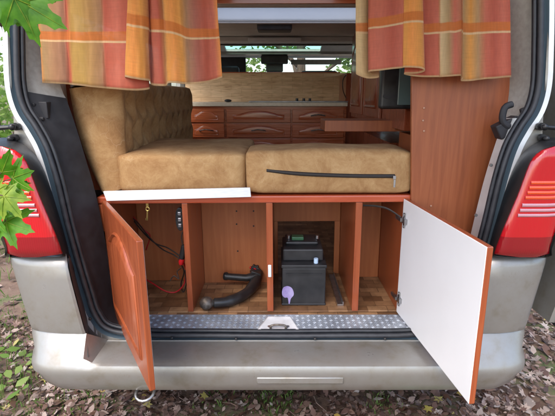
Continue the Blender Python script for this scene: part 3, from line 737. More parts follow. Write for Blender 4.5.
# shaft of the roof light
for x0, x1, y0, y1 in ((-.52,-.50,2.38,2.92),(.50,.52,2.38,2.92),(-.5,.5,2.38,2.40),(-.5,.5,2.885,2.905)):
    box(bm, XC+x0, XC+x1, y0, y1, CZ+.021, 2.044)
# cab ceiling, steps down in front of the high roof
strip(bm, [[(XC-.86, y, z), (XC+.86, y, z)] for y, z in ((4.56,1.848),(4.8,1.822))])
strip(bm, [[(XC-.86, y, z), (XC+.86, y, z)] for y, z in ((4.28,1.905),(4.10,1.872))])
cl = put('headliner', bm, 'liner', van)
bm = B(); box(bm, XC-.495, XC+.495, 2.402, 2.882, CZ+.004, CZ+.012); put('roof_light', bm, 'acrylic', van)
bm = B()
for x0, x1, y0, y1 in ((-.53,.53,2.36,2.399),(-.53,.53,2.887,2.92)): box(bm, XC+x0, XC+x1, y0, y1, CZ-.014, CZ-.001)
put('roof_light_frame', bm, 'liner', van, bevel=.004)
# front window of the high roof (sloping)
A0, A1 = Vector((0,4.14,1.925)), Vector((0,4.56,1.852))
bm = B()
def sl_(x0, x1, t0, t1):
    a, b = A0.lerp(A1, t0), A0.lerp(A1, t1); n_ = Vector((0,.01,.04))
    vs = [Vector((XC+x0,a.y,a.z)), Vector((XC+x1,a.y,a.z)), Vector((XC+x1,b.y,b.z)), Vector((XC+x0,b.y,b.z))]; prism(bm, vs, (0,.004,.022))
sl_(-.86,-.5,0,1); sl_(.41,.86,0,1); sl_(-.5,.41,0,.12); sl_(-.5,.41,.88,1)
put('high_roof_front', bm, 'liner', van)
bm = B(); a, b = A0.lerp(A1,.12), A0.lerp(A1,.88)
bm.faces.new([bm.verts.new(v) for v in ((XC-.5,a.y,a.z+.01),(XC+.41,a.y,a.z+.01),(XC+.41,b.y,b.z+.01),(XC-.5,b.y,b.z+.01))]); put('front_roof_window', bm, 'glass_green', van)
# windscreen, and side glass stretched rearwards to let more light inside
bm = B(); bm.faces.new([bm.verts.new(v) for v in ((XC-.86,5.5,1.27),(XC+.86,5.5,1.27),(XC+.8,4.81,1.825),(XC-.8,4.81,1.825))]); put('windscreen', bm, 'glass', van)
for s in (-1, 1):
    bm = B(); bm.faces.new([bm.verts.new(v) for v in ((XC+s*.945,2.0,1.301),(XC+s*.945,4.28,1.301),(XC+s*.918,4.28,1.8),(XC+s*.918,2.0,1.8))]); put('widened_side_window', bm, 'glass', van)
bm = B(); box(bm, XC-.86, XC+.86, 5.0, 5.5, 1.0, 1.28); put('dashboard', bm, 'trim', van, bevel=.03)
# cab seats
for px0, px1, pyt in ((205,243,66),(296,342,70.8)):
    a = at(px0, pyt, 4.45); b = at(px1, pyt, 4.45); w_ = b.x-a.x; cx_ = (a.x+b.x)/2
    st = bpy.data.objects.new('cab_seat', None); col.objects.link(st); st.parent = van; st.location = (cx_, 1.45, FZ)
    bm = B(); boxc(bm, (cx_, 4.45, a.z-.1), (w_*.8,.1,.2)); put('headrest', bm, 'trim', st, bevel=.03, seg=3)
    bm = B(); boxc(bm, (cx_, 4.5, 1.18), (.48,.14,.6)); put('backrest', bm, 'trim', st, bevel=.04, seg=3)
    bm = B(); boxc(bm, (cx_, 4.72, .85), (.5,.5,.16)); box(bm, cx_-.2, cx_+.2, 4.55, 4.9, FZ, .78); put('seat', bm, 'trim', st, bevel=.03, seg=3)
# rear view mirror + visors + left pillar
bm = B(); a, b = at(261,55,4.62), at(288,64,4.62); box(bm, a.x, b.x, 4.58, 4.64, b.z, a.z-.002)
a, b = at(266,63,4.64), at(283,72,4.64); box(bm, a.x, b.x, 4.6, 4.65, b.z, a.z-.002); put('rear_view_mirror', bm, 'darkside', van, bevel=.012)
bm = B(); a, b = at(291,59.5,4.7), at(341,64.5,4.7); box(bm, a.x, b.x, 4.69, 4.71, b.z, a.z); put('sun_visor', bm, 'carpet', van, bevel=.006)
bm = B(); a, b = at(203,57,4.7), at(246,71,4.7); box(bm, a.x, b.x, 4.69, 4.71, b.z-.01, a.z); put('sun_visor', bm, 'trim', van, bevel=.006)
# ceiling lamps
bm = B(); a, b = at(257,22,2.95), at(292,30.5,2.95); box(bm, a.x, b.x, 2.93, 3.06, b.z+.0, CZ-.001); put('ceiling_box', bm, 'darkside', van, bevel=.012)
bm = B(); box(bm, XC-.855, XC+.855, 3.60, 3.66, CZ-.035, CZ-.001); put('ceiling_rail', bm, 'liner', van, bevel=.008)
bm = B(); a, b = at(248,37,3.58), at(301,40,3.58); box(bm, a.x, b.x, 3.56, 3.599, CZ-.045, CZ-.012); put('tube_lamp', bm, 'strip', van, bevel=.008)

# ------------------------------------------------------------------ bench cabinet
CBY = 1.75
xl, xr = -.712, .540
cab = empty('bench_cabinet', (-.085, CBY, FZ), 'cherry wood bench cabinet with four compartments and two open doors across the load floor', 'cabinet')
cab.rotation_euler = (0, R(-.35), 0)
TB = 1.016
def bx(name, m, x0, x1, y0, y1, z0, z1, bevel=.0015, par=cab, sm=False):
    bm = B(); box(bm, x0, x1, y0, y1, z0, z1); return put(name, bm, m, par, bevel=bevel)
bx('top_board', 'cherry_x', xl-.022, xr+.012, 1.746, 2.42, TB, TB+.030, .006)
bx('base_board', 'vinyl', xl+.02, xr, CBY+.004, 2.36, FZ+.001, FZ+.008)
def xat(px, py, Y): return at(px, py, Y).x
for pxa, pxb, py in ((184.8,190.3,250),(267,273.3,250),(354.6,361,250)):
    bx('divider', 'cherry', xat(pxa,py,CBY), xat(pxb,py,CBY), CBY, 2.33, FZ+.0085, TB-.0005)
bx('side_board', 'cherry', xl-.018, xl+.004, CBY-.012, 2.36, TB-.115, TB-.0005)
bx('side_board', 'cherry', xl+.0045, xl+.02, CBY+.004, 2.36, FZ+.0085, TB-.0005)
bx('side_board', 'cherry', xr-.02, xr, CBY, 2.36, FZ+.0085, TB-.0005)
# back boards: compartments 1,2 closed at Y 2.06, compartment 3 opens into the van, 4 closed
bx('back_board', 'cherry_inner', xl+.021, xat(184.8,250,CBY)-.001, 2.09, 2.105, FZ+.0085, TB-.0005)
o = B(); xa, xb = xat(190.3,250,CBY)+.001, xat(267,250,CBY)-.001; box(o, xa, xb, 2.06, 2.075, FZ+.0085, TB-.0005)
bb = put('back_board', o, 'cherry_inner', cab)
for px, py in ((237,211),(254,211),(237,224),(254,226),(238,251)):
    o = B(); p = at(px, py, 2.0595); tube(o, [p+Vector((0,.001,0)), p+Vector((0,-.0006,0))], .0042, 10)
    put('peg_hole', o, 'zip', bb)
BY = 2.17
xa, xb = xat(273.3,250,CBY)+.001, xat(354.6,250,CBY)-.001
ox0, ox1 = at(278,240,BY).x, at(334.5,240,BY).x; oz = at(300,221.5,BY).z
bx('back_board', 'cherry_inner', xa, xb, BY, BY+.015, oz, TB-.0005)
bx('back_board', 'cherry_inner', xa, ox0, BY, BY+.015, FZ+.0085, oz-.0005)
bx('back_board', 'cherry_inner', ox1, min(xb, ox1+.035), BY, BY+.015, FZ+.0085, oz-.0005)
bx('back_board', 'cherry_inner', xat(361,250,CBY)+.001, xr-.021, 2.12, 2.135, FZ+.0085, TB-.0005)
bm = B(); p = at(339, 280, 1.98); 
box(bm, xb-.055, xb-.032, 1.80, 2.14, FZ+.009, FZ+.016); box(bm, xb-.032, xb-.028, 1.80, 2.14, FZ+.009, FZ+.028); put('metal_rail', bm, 'steel', cab)
bm = B(); p = at(270, 271, CBY-.002); box(bm, p.x-.007, p.x+.007, CBY-.006, CBY-.0005, p.z-.028, p.z+.028); put('catch', bm, 'strip', cab, bevel=.003)
# doors
DW, DZ0, DZ1 = .60, FZ+.007, TB+.017
def door(hx, ang, side, label):
    d = bpy.data.objects.new('door', None); col.objects.link(d); d.parent = cab; d.location = Vector((hx, CBY-.006, DZ0))-Vector(cab.location); d.rotation_euler = (0, 0, ang)
    d['label'] = label
    H = DZ1-DZ0; x0, x1 = (0, DW) if side < 0 else (-DW, 0)
    bm = B(); box(bm, x0, x1, -.021, -.001, 0, H); 
    for f in bm.faces:
        c = f.calc_center_median(); f.material_index = 1 if c.y > -.0015 else 0
    o1 = put('door_leaf', bm, ['cherry', 'white'], d, world=False, bevel=.0035)
    bm = B(); raised(bm, cathedral(x0+.075, x1-.075, .07, H-.06, .075), -.021, -1, 1.15); put('raised_panel', bm, 'cherry', d, world=False, smooth='auto', angle=50)
    for hz in (.075, H-.085):
        bm = B(); xx = .03 if side < 0 else -.03
        boxc(bm, (xx, .006, hz), (.05,.012,.02)); boxc(bm, (xx*1.0, .003, hz), (.014,.004,.062)); boxc(bm, (xx*-.1, .012, hz), (.055,.009,.014))
        for q in (-.024, .024): sphere(bm, (xx, .0055, hz+q), .004, s=(1,.5,1))
        put('hinge', bm, 'steel', d, world=False, bevel=.002)
    return d
door(-.692, -R(59.7), -1, 'left door with raised arched panel, swung outwards')
door(.515, R(96.2), 1, 'right door swung fully open showing its white inner face')

# aluminium strip
bm = B(); a, b, c, d_ = at(103,191.5,1.722), at(250,187.8,1.722), at(251,197,1.722), at(106.5,201,1.722)
prism(bm, [a, b, c, d_], (0, .012, 0)); tag(put('edging_strip', bm, 'strip', bevel=.001), 'loose white metal edging strip lying under the left cushion on the cabinet top', 'metal strip')

# ------------------------------------------------------------------ cushions
def cushion(name, x0, x1, y0, y1, z0, z1, label, nx=26, ny=20, nz=7, r_=.026, sag=.002, seed=0, skew=0):
    bm = B(); bmesh.ops.create_cube(bm, size=1)
    bmesh.ops.subdivide_edges(bm, edges=bm.edges[:], cuts=13, use_grid_fill=True)
    W, D, H = x1-x0, y1-y0, z1-z0
    for v in bm.verts:
        p = Vector((v.co.x*W, v.co.y*D, v.co.z*H)); q = Vector(p); h = Vector((W/2-r_, D/2-r_, H/2-r_))
        q = Vector([max(-h[i], min(h[i], p[i])) for i in range(3)]); dlt = p-q
        if dlt.length > 1e-6: p = q+dlt.normalized()*r_
        # puff
        ax, ay, az = abs(p.x)/(W/2), abs(p.y)/(D/2), abs(p.z)/(H/2)
        if p.y < -D/2+.035: p.y -= .012*(1-ax**4)*(1-az**2)
        n_ = pnoise(Vector((p.x*5+seed, p.y*5, p.z*5)))*.006+pnoise(Vector((p.x*16+seed, p.y*13, p.z*13)))*.002
        if p.z > 0: p.z += n_*1.1+sag*(1-ax**2)*(1-ay**2)
        p.y += n_*.7; p.x += n_*.5
        p.x += skew*p.y
        v.co = p+Vector(((x0+x1)/2, (y0+y1)/2, (z0+z1)/2))
    c = bm
    o = put(name, bm, 'suede', smooth=True, sub=1); tag(o, label, 'cushion', 'loose seat cushions on the bench'); return o
def seam(parent, pts, m='suede', r_=.0035):
    bm = B(); tube(bm, pts, r_, 6); return put('piping', bm, m, parent, smooth=True, world=False)
TOPZ = TB+.032+.004
za = at(180,153,1.76).z
cushion('seat_cushion', at(115,170,1.76).x, at(248,170,1.76).x-.004, 1.765, 2.42, TOPZ, za+.0, 'tan suede seat cushion on the left above the white metal strip', seed=3)
zb = at(330,150,1.75).z
cR = cushion('seat_cushion', at(244.5,170,1.75).x+.004, at(414,170,1.75).x, 1.745, 2.03, TOPZ, zb, 'tan suede seat cushion on the right with a dark zip along its front', seed=9)
bm = B(); zp = smoothpath([at(266.5,170.5,1.735), at(300,174,1.7275), at(350,176,1.7275), at(395,176.3,1.732)], 8)
rows = [[p+Vector((0,.005,.008)), p+Vector((0,-.001,.005)), p+Vector((0,-.003,0)), p+Vector((0,-.001,-.005)), p+Vector((0,.005,-.008))] for p in zp]; strip(bm, rows)
z_o = put('zip', bm, 'zip', cR, world=False, smooth=True)
bm = B(); p = zp[-1]+Vector((-.004,-.008,-.004)); boxc(bm, p, (.012,.006,.014)); boxc(bm, p+Vector((.001,-.002,-.024)), (.008,.003,.03)); put('zip_pull', bm, 'steel', z_o, world=False, bevel=.001)
# upright buttoned cushion leaning against the left wall
bm = B()
U = []; yf, yb_ = 1.80, 3.25
bl, br = at(102,192,yf), at(121,188,yf); tl_, tr_ = at(69,86,yf), at(115,80,yf)
nyc, nzc = 120, 48
def face_pt(t, v, side):                    # t along Y, v up, side 0 outer 1 inner(quilted)
    lo, hi = ((bl, tl_), (br, tr_))[side]
    bow = math.sin(v*math.pi)*.02
    x = lo.x+(hi.x-lo.x)*v-(bow if side == 0 else -bow*.3); z = lo.z+(hi.z-.01-lo.z)*v
    y = yf+(yb_-yf)*t
    if side == 1:
        best = 1e9; v2 = v*3.6+.15; t2 = t*10
        for rr_ in range(int(v2)-1, int(v2)+3):
            off = .5*(rr_ % 2)
            for kk in range(int(t2-off)-1, int(t2-off)+3):
                dy = (t2-(kk+off))*.145; dz = (v2-rr_)*.12; best = min(best, math.hypot(dy, dz))
        a_ = abs(((t2+v2*.5+.0) % 1)-.5)*2; b_ = abs(((t2-v2*.5) % 1)-.5)*2
        cr_ = max(0, 1-(1-a_)*7)+max(0, 1-(1-b_)*7)
        x += (.034*min(1, best/.075)**.6-.010*min(1, cr_)-.006-.02)*min(1, t*22)+.02
        # creases along diamonds
        g1 = abs(((t*8+v*4.2/1.0*.5*1) % 1)-.5)*2; g2 = abs(((t*8-v*4.2*.5) % 1)-.5)*2
        x -= .010*max(0, (1-(1-g1)*9))*(0.6) if False else 0
    return Vector((x, y, z))
gi = [[bm.verts.new(face_pt(i/nyc, j/nzc, 1)) for j in range(nzc+1)] for i in range(nyc+1)]
go = [[bm.verts.new(face_pt(i/nyc, j/nzc, 0)) for j in range(nzc+1)] for i in range(nyc+1)]
for g in (gi, go):
    for i in range(nyc):
        for j in range(nzc): bm.faces.new((g[i][j], g[i+1][j], g[i+1][j+1], g[i][j+1]))
NB = 8
def bridge(la, lb, bul, ax):
    prev = la
    for k in range(1, NB+1):
        t = k/NB
        cur = lb if k == NB else [bm.verts.new(p.co.lerp(q.co, t)+bul*(math.sin(math.pi*t)**.6)) for p, q in zip(la, lb)]
        for i in range(len(la)-1): bm.faces.new((prev[i], prev[i+1], cur[i+1], cur[i]))
        prev = cur
bridge([g for g in go[0]], [g for g in gi[0]], Vector((0,-.025,0)), 0)
bridge([go[i][nzc] for i in range(nyc+1)], [gi[i][nzc] for i in range(nyc+1)], Vector((0,0,.02)), 1)
bridge([g for g in go[-1]], [g for g in gi[-1]], Vector((0,.02,0)), 0)
bmesh.ops.remove_doubles(bm, verts=bm.verts[:], dist=.0005)
tag(put('back_cushion', bm, 'suede', smooth=True), 'upright tan buttoned suede cushion leaning against the left wall of the van', 'cushion')
# wood edge behind it
bm = B(); prism(bm, [at(64,84,1.86), at(70,84,1.86), at(84,150,1.86), at(101,190,1.86), at(94,190,1.86), at(77,150,1.86)], (0,.6,0))
put('wall_board', bm, 'mahogany_z', van)

# ------------------------------------------------------------------ wardrobe panel at the right
bm = B()
pts = [at(412,-30,1.73), at(511,-30,1.73), at(511,80,1.73), at(507,110,1.73), at(494,150,1.73), at(482,190,1.73), at(476,235,1.73), at(472,262,1.73), at(462,320,1.73), at(411,316,1.73)]
prism(bm, pts, (0,.018,0))
wp = put('wardrobe', bm, 'cherry_panel', bevel=.002); tag(wp, 'tall plain cherry wood wardrobe end standing at the right of the opening', 'wardrobe')
for a, b in ((424,108),(423,120.5),(424,131),(431,206)):
    bm = B(); sphere(bm, at(a, b, 1.728), .0042, s=(1,.35,1))
    put('screw_cap', bm, 'screwcap', wp, world=False, smooth=True)
bm = B(); box(bm, .60, .85, 1.752, 1.99, FZ+.002, 1.0); put('lower_box', bm, 'cherry_panel', wp, world=False)
# side cabinet with upper doors
sd_ = empty('side_cabinet', (.7, 2.7, FZ), 'dark mahogany side cabinet with arched doors along the right wall', 'cabinet')
bm = B(); box(bm, .565, .86, 1.99, 3.46, 1.29, 1.90); put('upper_case', bm, 'mahogany_z', sd_)
bm = B(); box(bm, .62, .86, 2.44, 3.46, FZ+.002, 1.19); put('lower_case', bm, 'mahogany_z', sd_)
for y0, y1 in ((2.95,3.42),(2.44,2.90)):
    bm = B(); d = y1-y0
    box(bm, .548, .564, y0, y1, 1.32, 1.86)
    o = put('cabinet_door', bm, 'mahogany_z', sd_, bevel=.003)
    bm = B(); raised(bm, cathedral(.06, d-.06, .05, .49, .07), 0, -1, 1.2)
    for v in bm.verts: v.co = Vector((.5478+v.co.y, y1-v.co.x, 1.32+v.co.z))
    put('raised_panel', bm, 'mahogany_z', o, smooth='auto').matrix_parent_inverse = Matrix()
    o.children[0].location = (0,0,0)
# pulled out shelf board
bm = B(); a, b = at(325,121,2.2), at(409,131.5,2.2); box(bm, a.x, .86, 2.2, 2.43, b.z, at(345,120.5,2.2).z)
sh = put('shelf', bm, 'cherry_panel', bevel=.002); tag(sh, 'thick cherry wood shelf board sticking out from the right wall above the cushion', 'shelf')
bm = B(); a = at(398,125,2.19); boxc(bm, a, (.03,.006,.035)); boxc(bm, a+Vector((.03,0,.012)), (.05,.01,.008)); put('latch', bm, 'steel', sh, world=False, bevel=.001)
bm = B(); box(bm, .60, .855, 2.0, 2.19, 1.10, 1.27); put('end_board', bm, 'cherry_panel', sd_)
# small television / monitor hanging under the cabinet
tv = empty('television', (.6, 2.0, 1.4), 'small dark box-shaped television mounted beside the wardrobe under the right curtain', 'television')
bm = B(); a, b = at(381,62,1.96), at(413,109,1.96); box(bm, a.x, b.x, 1.94, 1.985, b.z, a.z); put('casing', bm, 'black', tv, bevel=.014, seg=3)
bm = B(); a2, b2 = at(400,66,1.93), at(411,105,1.93); box(bm, a2.x, b2.x, 1.932, 1.9395, b2.z, a2.z); 
m = mat('tinted_screen', (.09,.13,.13), .25, coat=.5); M['tint'] = m
put('screen', bm, 'tint', tv, bevel=.003)
bm = B(); a2 = at(383,97,1.935); b2 = at(406,95,1.935); prism(bm, [a2, at(384,94,1.935), b2, at(388,99,1.935)], (0,.01,0)); put('bracket', bm, 'trim', tv)

# ------------------------------------------------------------------ kitchen block across the van
kit = empty('kitchen_unit', (-.05, 3.6, FZ), 'mahogany kitchen unit with arched drawer fronts across the van behind the cushions', 'kitchen unit')
KY = 3.6
kx0, kx1 = at(186,104,KY).x, at(346.5,104,KY).x
bm = B(); box(bm, kx0, kx1, KY, 4.12, FZ+.002, 1.36); put('carcass', bm, 'mahogany', kit)
bm = B(); box(bm, kx0-.01, kx1+.005, KY-.025, 4.13, 1.361, 1.39); put('worktop', bm, 'counter', kit, bevel=.004)
bm = B(); box(bm, kx0-.1, kx1+.2, 4.10, 4.12, 1.3905, at(270,73,4.1).z); put('splashback', bm, 'splash', kit)
bm = B(); box(bm, kx0-.1, kx1+.01, 4.097, 4.123, at(270,73,4.1).z+.0005, at(270,72,4.1).z); put('splashback_edge', bm, 'mahogany', kit)
bm = B(); box(bm, kx1+.006, .86, KY+.1, 4.12, FZ+.002, 1.62); put('end_panel', bm, 'mahogany_z', kit)
cols_ = ((188,224.5),(226.5,290.5),(292.5,343.5)); rows_ = ((109,122.3),(123.8,137.3),(139,153),(155,185))
for i, (c0_, c1_) in enumerate(cols_):
    for j, (r0_, r1_) in enumerate(rows_):
        a, b = at(c0_, r0_, KY-.018), at(c1_, r1_, KY-.018); w_, h_ = b.x-a.x, a.z-b.z
        bm = B(); box(bm, a.x, b.x, KY-.018, KY-.0005, b.z, a.z); o = put('drawer', bm, 'mahogany', kit, bevel=.003)
        bm = B(); raised(bm, cathedral(a.x+.05, b.x-.05, b.z+.018, a.z-.012, min(.04, h_*.32)), KY-.018, -1, .42); q = put('raised_panel', bm, 'mahogany', o, smooth='auto', angle=50); 
        bm = B(); cx_ = (a.x+b.x)/2; cz_ = b.z+h_*.5
        if i == 2 or j == 1:
            tube(bm, smoothpath([(cx_-.055,KY-.024,cz_),(cx_-.04,KY-.045,cz_+.004),(cx_,KY-.05,cz_+.01),(cx_+.04,KY-.045,cz_+.004),(cx_+.055,KY-.024,cz_)],3), .005, 6); put('handle', bm, 'worn', o, smooth=True)
# tap knobs on the worktop
hob = empty('hob', at(250,101.5,3.9), 'low steel hob strip with black knobs on the kitchen worktop', 'hob')
bm = B(); box(bm, at(250,100,3.85).x, at(345,100,3.85).x, 3.68, 4.0, 1.3905, 1.400); put('plate', bm, 'steel', hob, bevel=.003)
for px in (297,304,310): 
    bm = B(); p = Vector((at(px,100,3.7).x, 3.72, 1.4005)); tube(bm, [p, p+Vector((0,0,.022))], .011, 10); put('knob', bm, 'black', hob, smooth='auto')
bm = B(); p = Vector((at(228,100,3.8).x, 3.8, 1.3905)); sphere(bm, p+Vector((0,0,.012)), .012, s=(2.6,1,1)); tag(put('sponge', bm, 'zip', smooth=True), 'small dark object lying on the left of the kitchen worktop', 'cloth')
bm = B(); tube(bm, smoothpath([at(346,75,3.55), at(343,80,3.5), at(343,90,3.5), at(346,98,3.55)], 4), .004, 6); tag(put('cable', bm, 'zip', smooth=True), 'thin dark cable hanging in a loop beside the splashback', 'cable')
# overhead board above the skylight
bm = B(); box(bm, -.62, .6, 1.95, 1.97, at(280,3,1.95).z, CZ-.001); tag(put('overhead_board', bm, 'mahogany'), 'dark wood board hanging under the ceiling just inside the opening', 'board')

# ------------------------------------------------------------------ things in the compartments
bat = empty('battery', at(304,300,1.85), 'black leisure battery standing in the third compartment of the bench cabinet', 'battery')
bz = FZ+.009
a, b = at(281.5,280,1.80), at(326.5,280,1.80); x0, x1 = a.x, b.x
zt = at(300,266,1.80).z
bm = B(); box(bm, x0+.003, x1-.003, 1.803, 2.04, bz, zt-.012)
for q in range(2): box(bm, x0, x1, 1.800, 2.043, bz+.002+q*.0, bz+.012) if q == 0 else box(bm, x0-.001, x1+.001, 1.799, 2.044, zt-.0118, zt+.004)
put('case', bm, 'battery', bat, bevel=.004)
bm = B(); box(bm, x0+.02, x1-.02, 1.7985, 1.8025, zt-.04, zt-.036); put('rib', bm, 'battery', bat)
bm = B(); z2 = at(300,247,1.87).z
box(bm, x0+.006, x1-.012, 1.845, 2.03, zt+.0045, z2-.002); box(bm, x0+.018, x1-.03, 1.90, 2.02, z2-.0018, z2+.014); lid = put('lid', bm, 'battery', bat, bevel=.007)
bm = B(); p = at(316,260,1.825); tube(bm, [Vector((p.x,1.825,zt+.0045)), Vector((p.x,1.825,zt+.026))], .010, 10); put('terminal_cap', bm, 'bluecap', bat, smooth='auto')
bm = B(); p = at(297,243,1.93); box(bm, p.x-.025, p.x+.03, 1.92, 1.96, z2+.0145, z2+.03); put('terminal_cover', bm, 'greenp', bat, bevel=.003)
for px in (289,318):
    bm = B(); p = at(px,243,1.9); tube(bm, [Vector((p.x,1.95,z2+.0146)), Vector((p.x,1.95,z2+.03))], .009, 10)
    put('terminal', bm, 'steel', bat, smooth='auto')
bm = B()
blob = [(280.6,292),(282,287.5),(286,286),(290,287.5),(292,291),(292.3,295),(289.5,298.5),(288.6,302.5),(287.6,304.3),(287,301),(286.2,297.5),(283.5,297.5),(281.2,295.5)]
blob = smoothpath([Vector(((at(a,b,1.8028).x+.006), 1.8018, at(a,b,1.8028).z)) for a, b in blob], 3, closed=True)
prism(bm, blob, (0,-.001,0)); put('sticker', bm, 'sticker', bat)
# towbar hook
tow = empty('tow_hook', at(230,300,1.85), 'black curved detachable tow hook with a steel ball lying in the second compartment', 'tow hook')
def fl(px, py, h=.03): p = atz(px, py, FZ+.009+h); return p
bm = B(); P_ = [fl(214,303,.028), fl(226,302,.026), fl(238,298,.026), fl(249,291,.028), fl(256,281,.04), fl(258,273,.055)]
tube(bm, smoothpath(P_, 5), [.022]*6+[.024]*10+[.026]*10, 12); put('shank', bm, 'black', tow, smooth='auto')
bm = B(); p = fl(206.5,304,.026); sphere(bm, p+Vector((0,0,.004)), .031, s=(1,1,.95)); tube(bm, [p, fl(214,303,.028)], [.017,.016], 12); put('ball', bm, 'worn', tow, smooth=True)
bm = B(); tube(bm, [fl(224,276,.055), fl(227,276.3,.055), fl(228,276.5,.055), fl(246,278,.055), fl(256,276,.055)], [.019,.021,.016,.018,.024], 12); 
q = fl(255,275,.055); boxc(bm, q+Vector((0,.0,0)), (.05,.055,.05), Matrix.Rotation(R(20),3,'Y')); put('coupling', bm, 'black', tow, smooth='auto', bevel=.004)
bm = B(); q = fl(255,268.5,.075); tube(bm, [q+Vector((0,.02,-.004)), q+Vector((0,-.02,.0))], .021, 12)
for k in range(7):
    a = k*2*math.pi/7; sphere(bm, q+Vector((.021*math.cos(a),-.012,.021*math.sin(a))), .0065)
put('knob', bm, 'black', tow, smooth='auto')
bm = B(); tube(bm, [q+Vector((-.002,-.0205,0)), q+Vector((-.002,-.026,0))], .011, 10); sphere(bm, q+Vector((.012,-.018,-.022)), .005); sphere(bm, q+Vector((-.022,-.018,.012)), .005); put('cap', bm, 'redp', tow, smooth='auto')
# wiring in the first compartment
D1X = xat(184.8,250,CBY)
bm = B(); c = at(179.8,219.5,1.80)
o_ = empty('power_switch', c, 'dark glossy oval switch panel fixed to the divider in the left compartment', 'switch')
pp = [Vector((c.x+.019*math.cos(t), 1.80, c.z+.052*(abs(math.sin(t))**.8)*math.copysign(1, math.sin(t)))) for t in [2*math.pi*i/20 for i in range(20)]]
bm = B(); prism(bm, pp, (0,.016,0)); put('casing', bm, 'black', o_, bevel=.003)
for q in (-.026,0,.026):
    bm = B(); boxc(bm, (c.x, 1.797, c.z+q), (.014,.006,.016))
    put('rocker', bm, 'steel', o_, bevel=.002)
bm = B(); tube(bm, smoothpath([at(182.5,232,1.81), at(181.5,238,1.81), at(183,246,1.81)], 4), .0025, 6); put('lead', bm, 'zip', o_, smooth=True)
pl = empty('plug', at(183,255,1.81), 'black and red twelve volt plug hanging on its cable in the left compartment', 'plug')
bm = B(); tube(bm, [at(183.5,245,1.81), at(183.3,251,1.81), at(182,257,1.81), at(181,261,1.81)], [.009,.0135,.0135,.011], 10); put('body', bm, 'black', pl, smooth='auto')
bm = B(); tube(bm, [at(182,259,1.808), at(181.3,262,1.808), at(181,264.5,1.808)], [.0125,.0125,.009], 10); put('ring', bm, 'redp', pl, smooth='auto')
def cable(pts, r_, m, label, per=6):
    bm = B(); tube(bm, smoothpath(pts, per), r_, 7); return tag(put('cable', bm, m, smooth=True), label, 'cable', 'wiring in the left compartment')
cable([at(126,212,2.06), at(137,222,2.03), at(150,238,1.98), at(162,249,1.93), at(174,255,1.86), at(181,260,1.82)], .0032, 'zip', 'black cable running diagonally down the back of the left compartment to the plug')
cable([at(128,213,2.07), at(142,231,2.02), at(155,243,1.96), at(168,248,1.9), at(180,256,1.83)], .0032, 'zip', 'second black cable just above the first in the left compartment')
cable([at(127,209,2.06), at(135,219,2.04), at(144,230,2.02), at(150,236,2.03), at(146,250,2.05)], .003, 'redcable', 'short red cable at the upper back of the left compartment')
cable([at(140,276,1.95), at(152,283,1.9), at(165,291,1.86), at(176,292,1.86), at(184,284,1.86), at(186,270,1.86), at(183,262,1.83)], .0036, 'redcable', 'red cable looping over the floor of the left compartment')
cable([at(181,264,1.82), at(184,272,1.84), at(181,284,1.88), at(183,292,1.86), at(186,285,1.86), at(185,270,1.85)], .003, 'zip', 'black cable hanging in a small loop below the plug')
cable([at(170,281,1.9), at(174,276,1.9), at(179,279,1.9), at(177,272,1.9), at(181,268,1.88)], .0028, 'worn', 'tangled bare wire near the floor of the left compartment')
# key
ky = empty('key', at(147,210,1.765), 'small brass key hanging from the cabinet top in the left compartment', 'key')
bm = B(); c = at(147.5,209,1.765); tube(bm, [c+Vector((.007*math.cos(t),0,.008*math.sin(t))) for t in [2*math.pi*i/14 for i in range(14)]], .0028, 6, closed=True)
boxc(bm, c+Vector((-.003,0,-.028)), (.006,.0025,.042), Matrix.Rotation(R(6),3,'Y')); boxc(bm, c+Vector((-.008,0,-.044)), (.006,.0025,.008)); put('blade', bm, 'brass', ky)
bm = B(); boxc(bm, c+Vector((0,.004,.016)), (.012,.012,.018)); put('lock', bm, 'brass', ky, bevel=.002)
# black strap from the cabinet to the right door
bm = B(); pts = smoothpath([at(363,205.5,1.80), at(375,206,1.79), at(388,209,1.76), at(401,217.5,1.735)], 6)
rows = [[p+Vector((0,0,.004)), p+Vector((0,-.0015,0)), p+Vector((0,0,-.004))] for p in pts]; strip(bm, rows); tag(put('door_strap', bm, 'zip'), 'thin black strap running from the cabinet to the top hinge of the white door', 'strap')

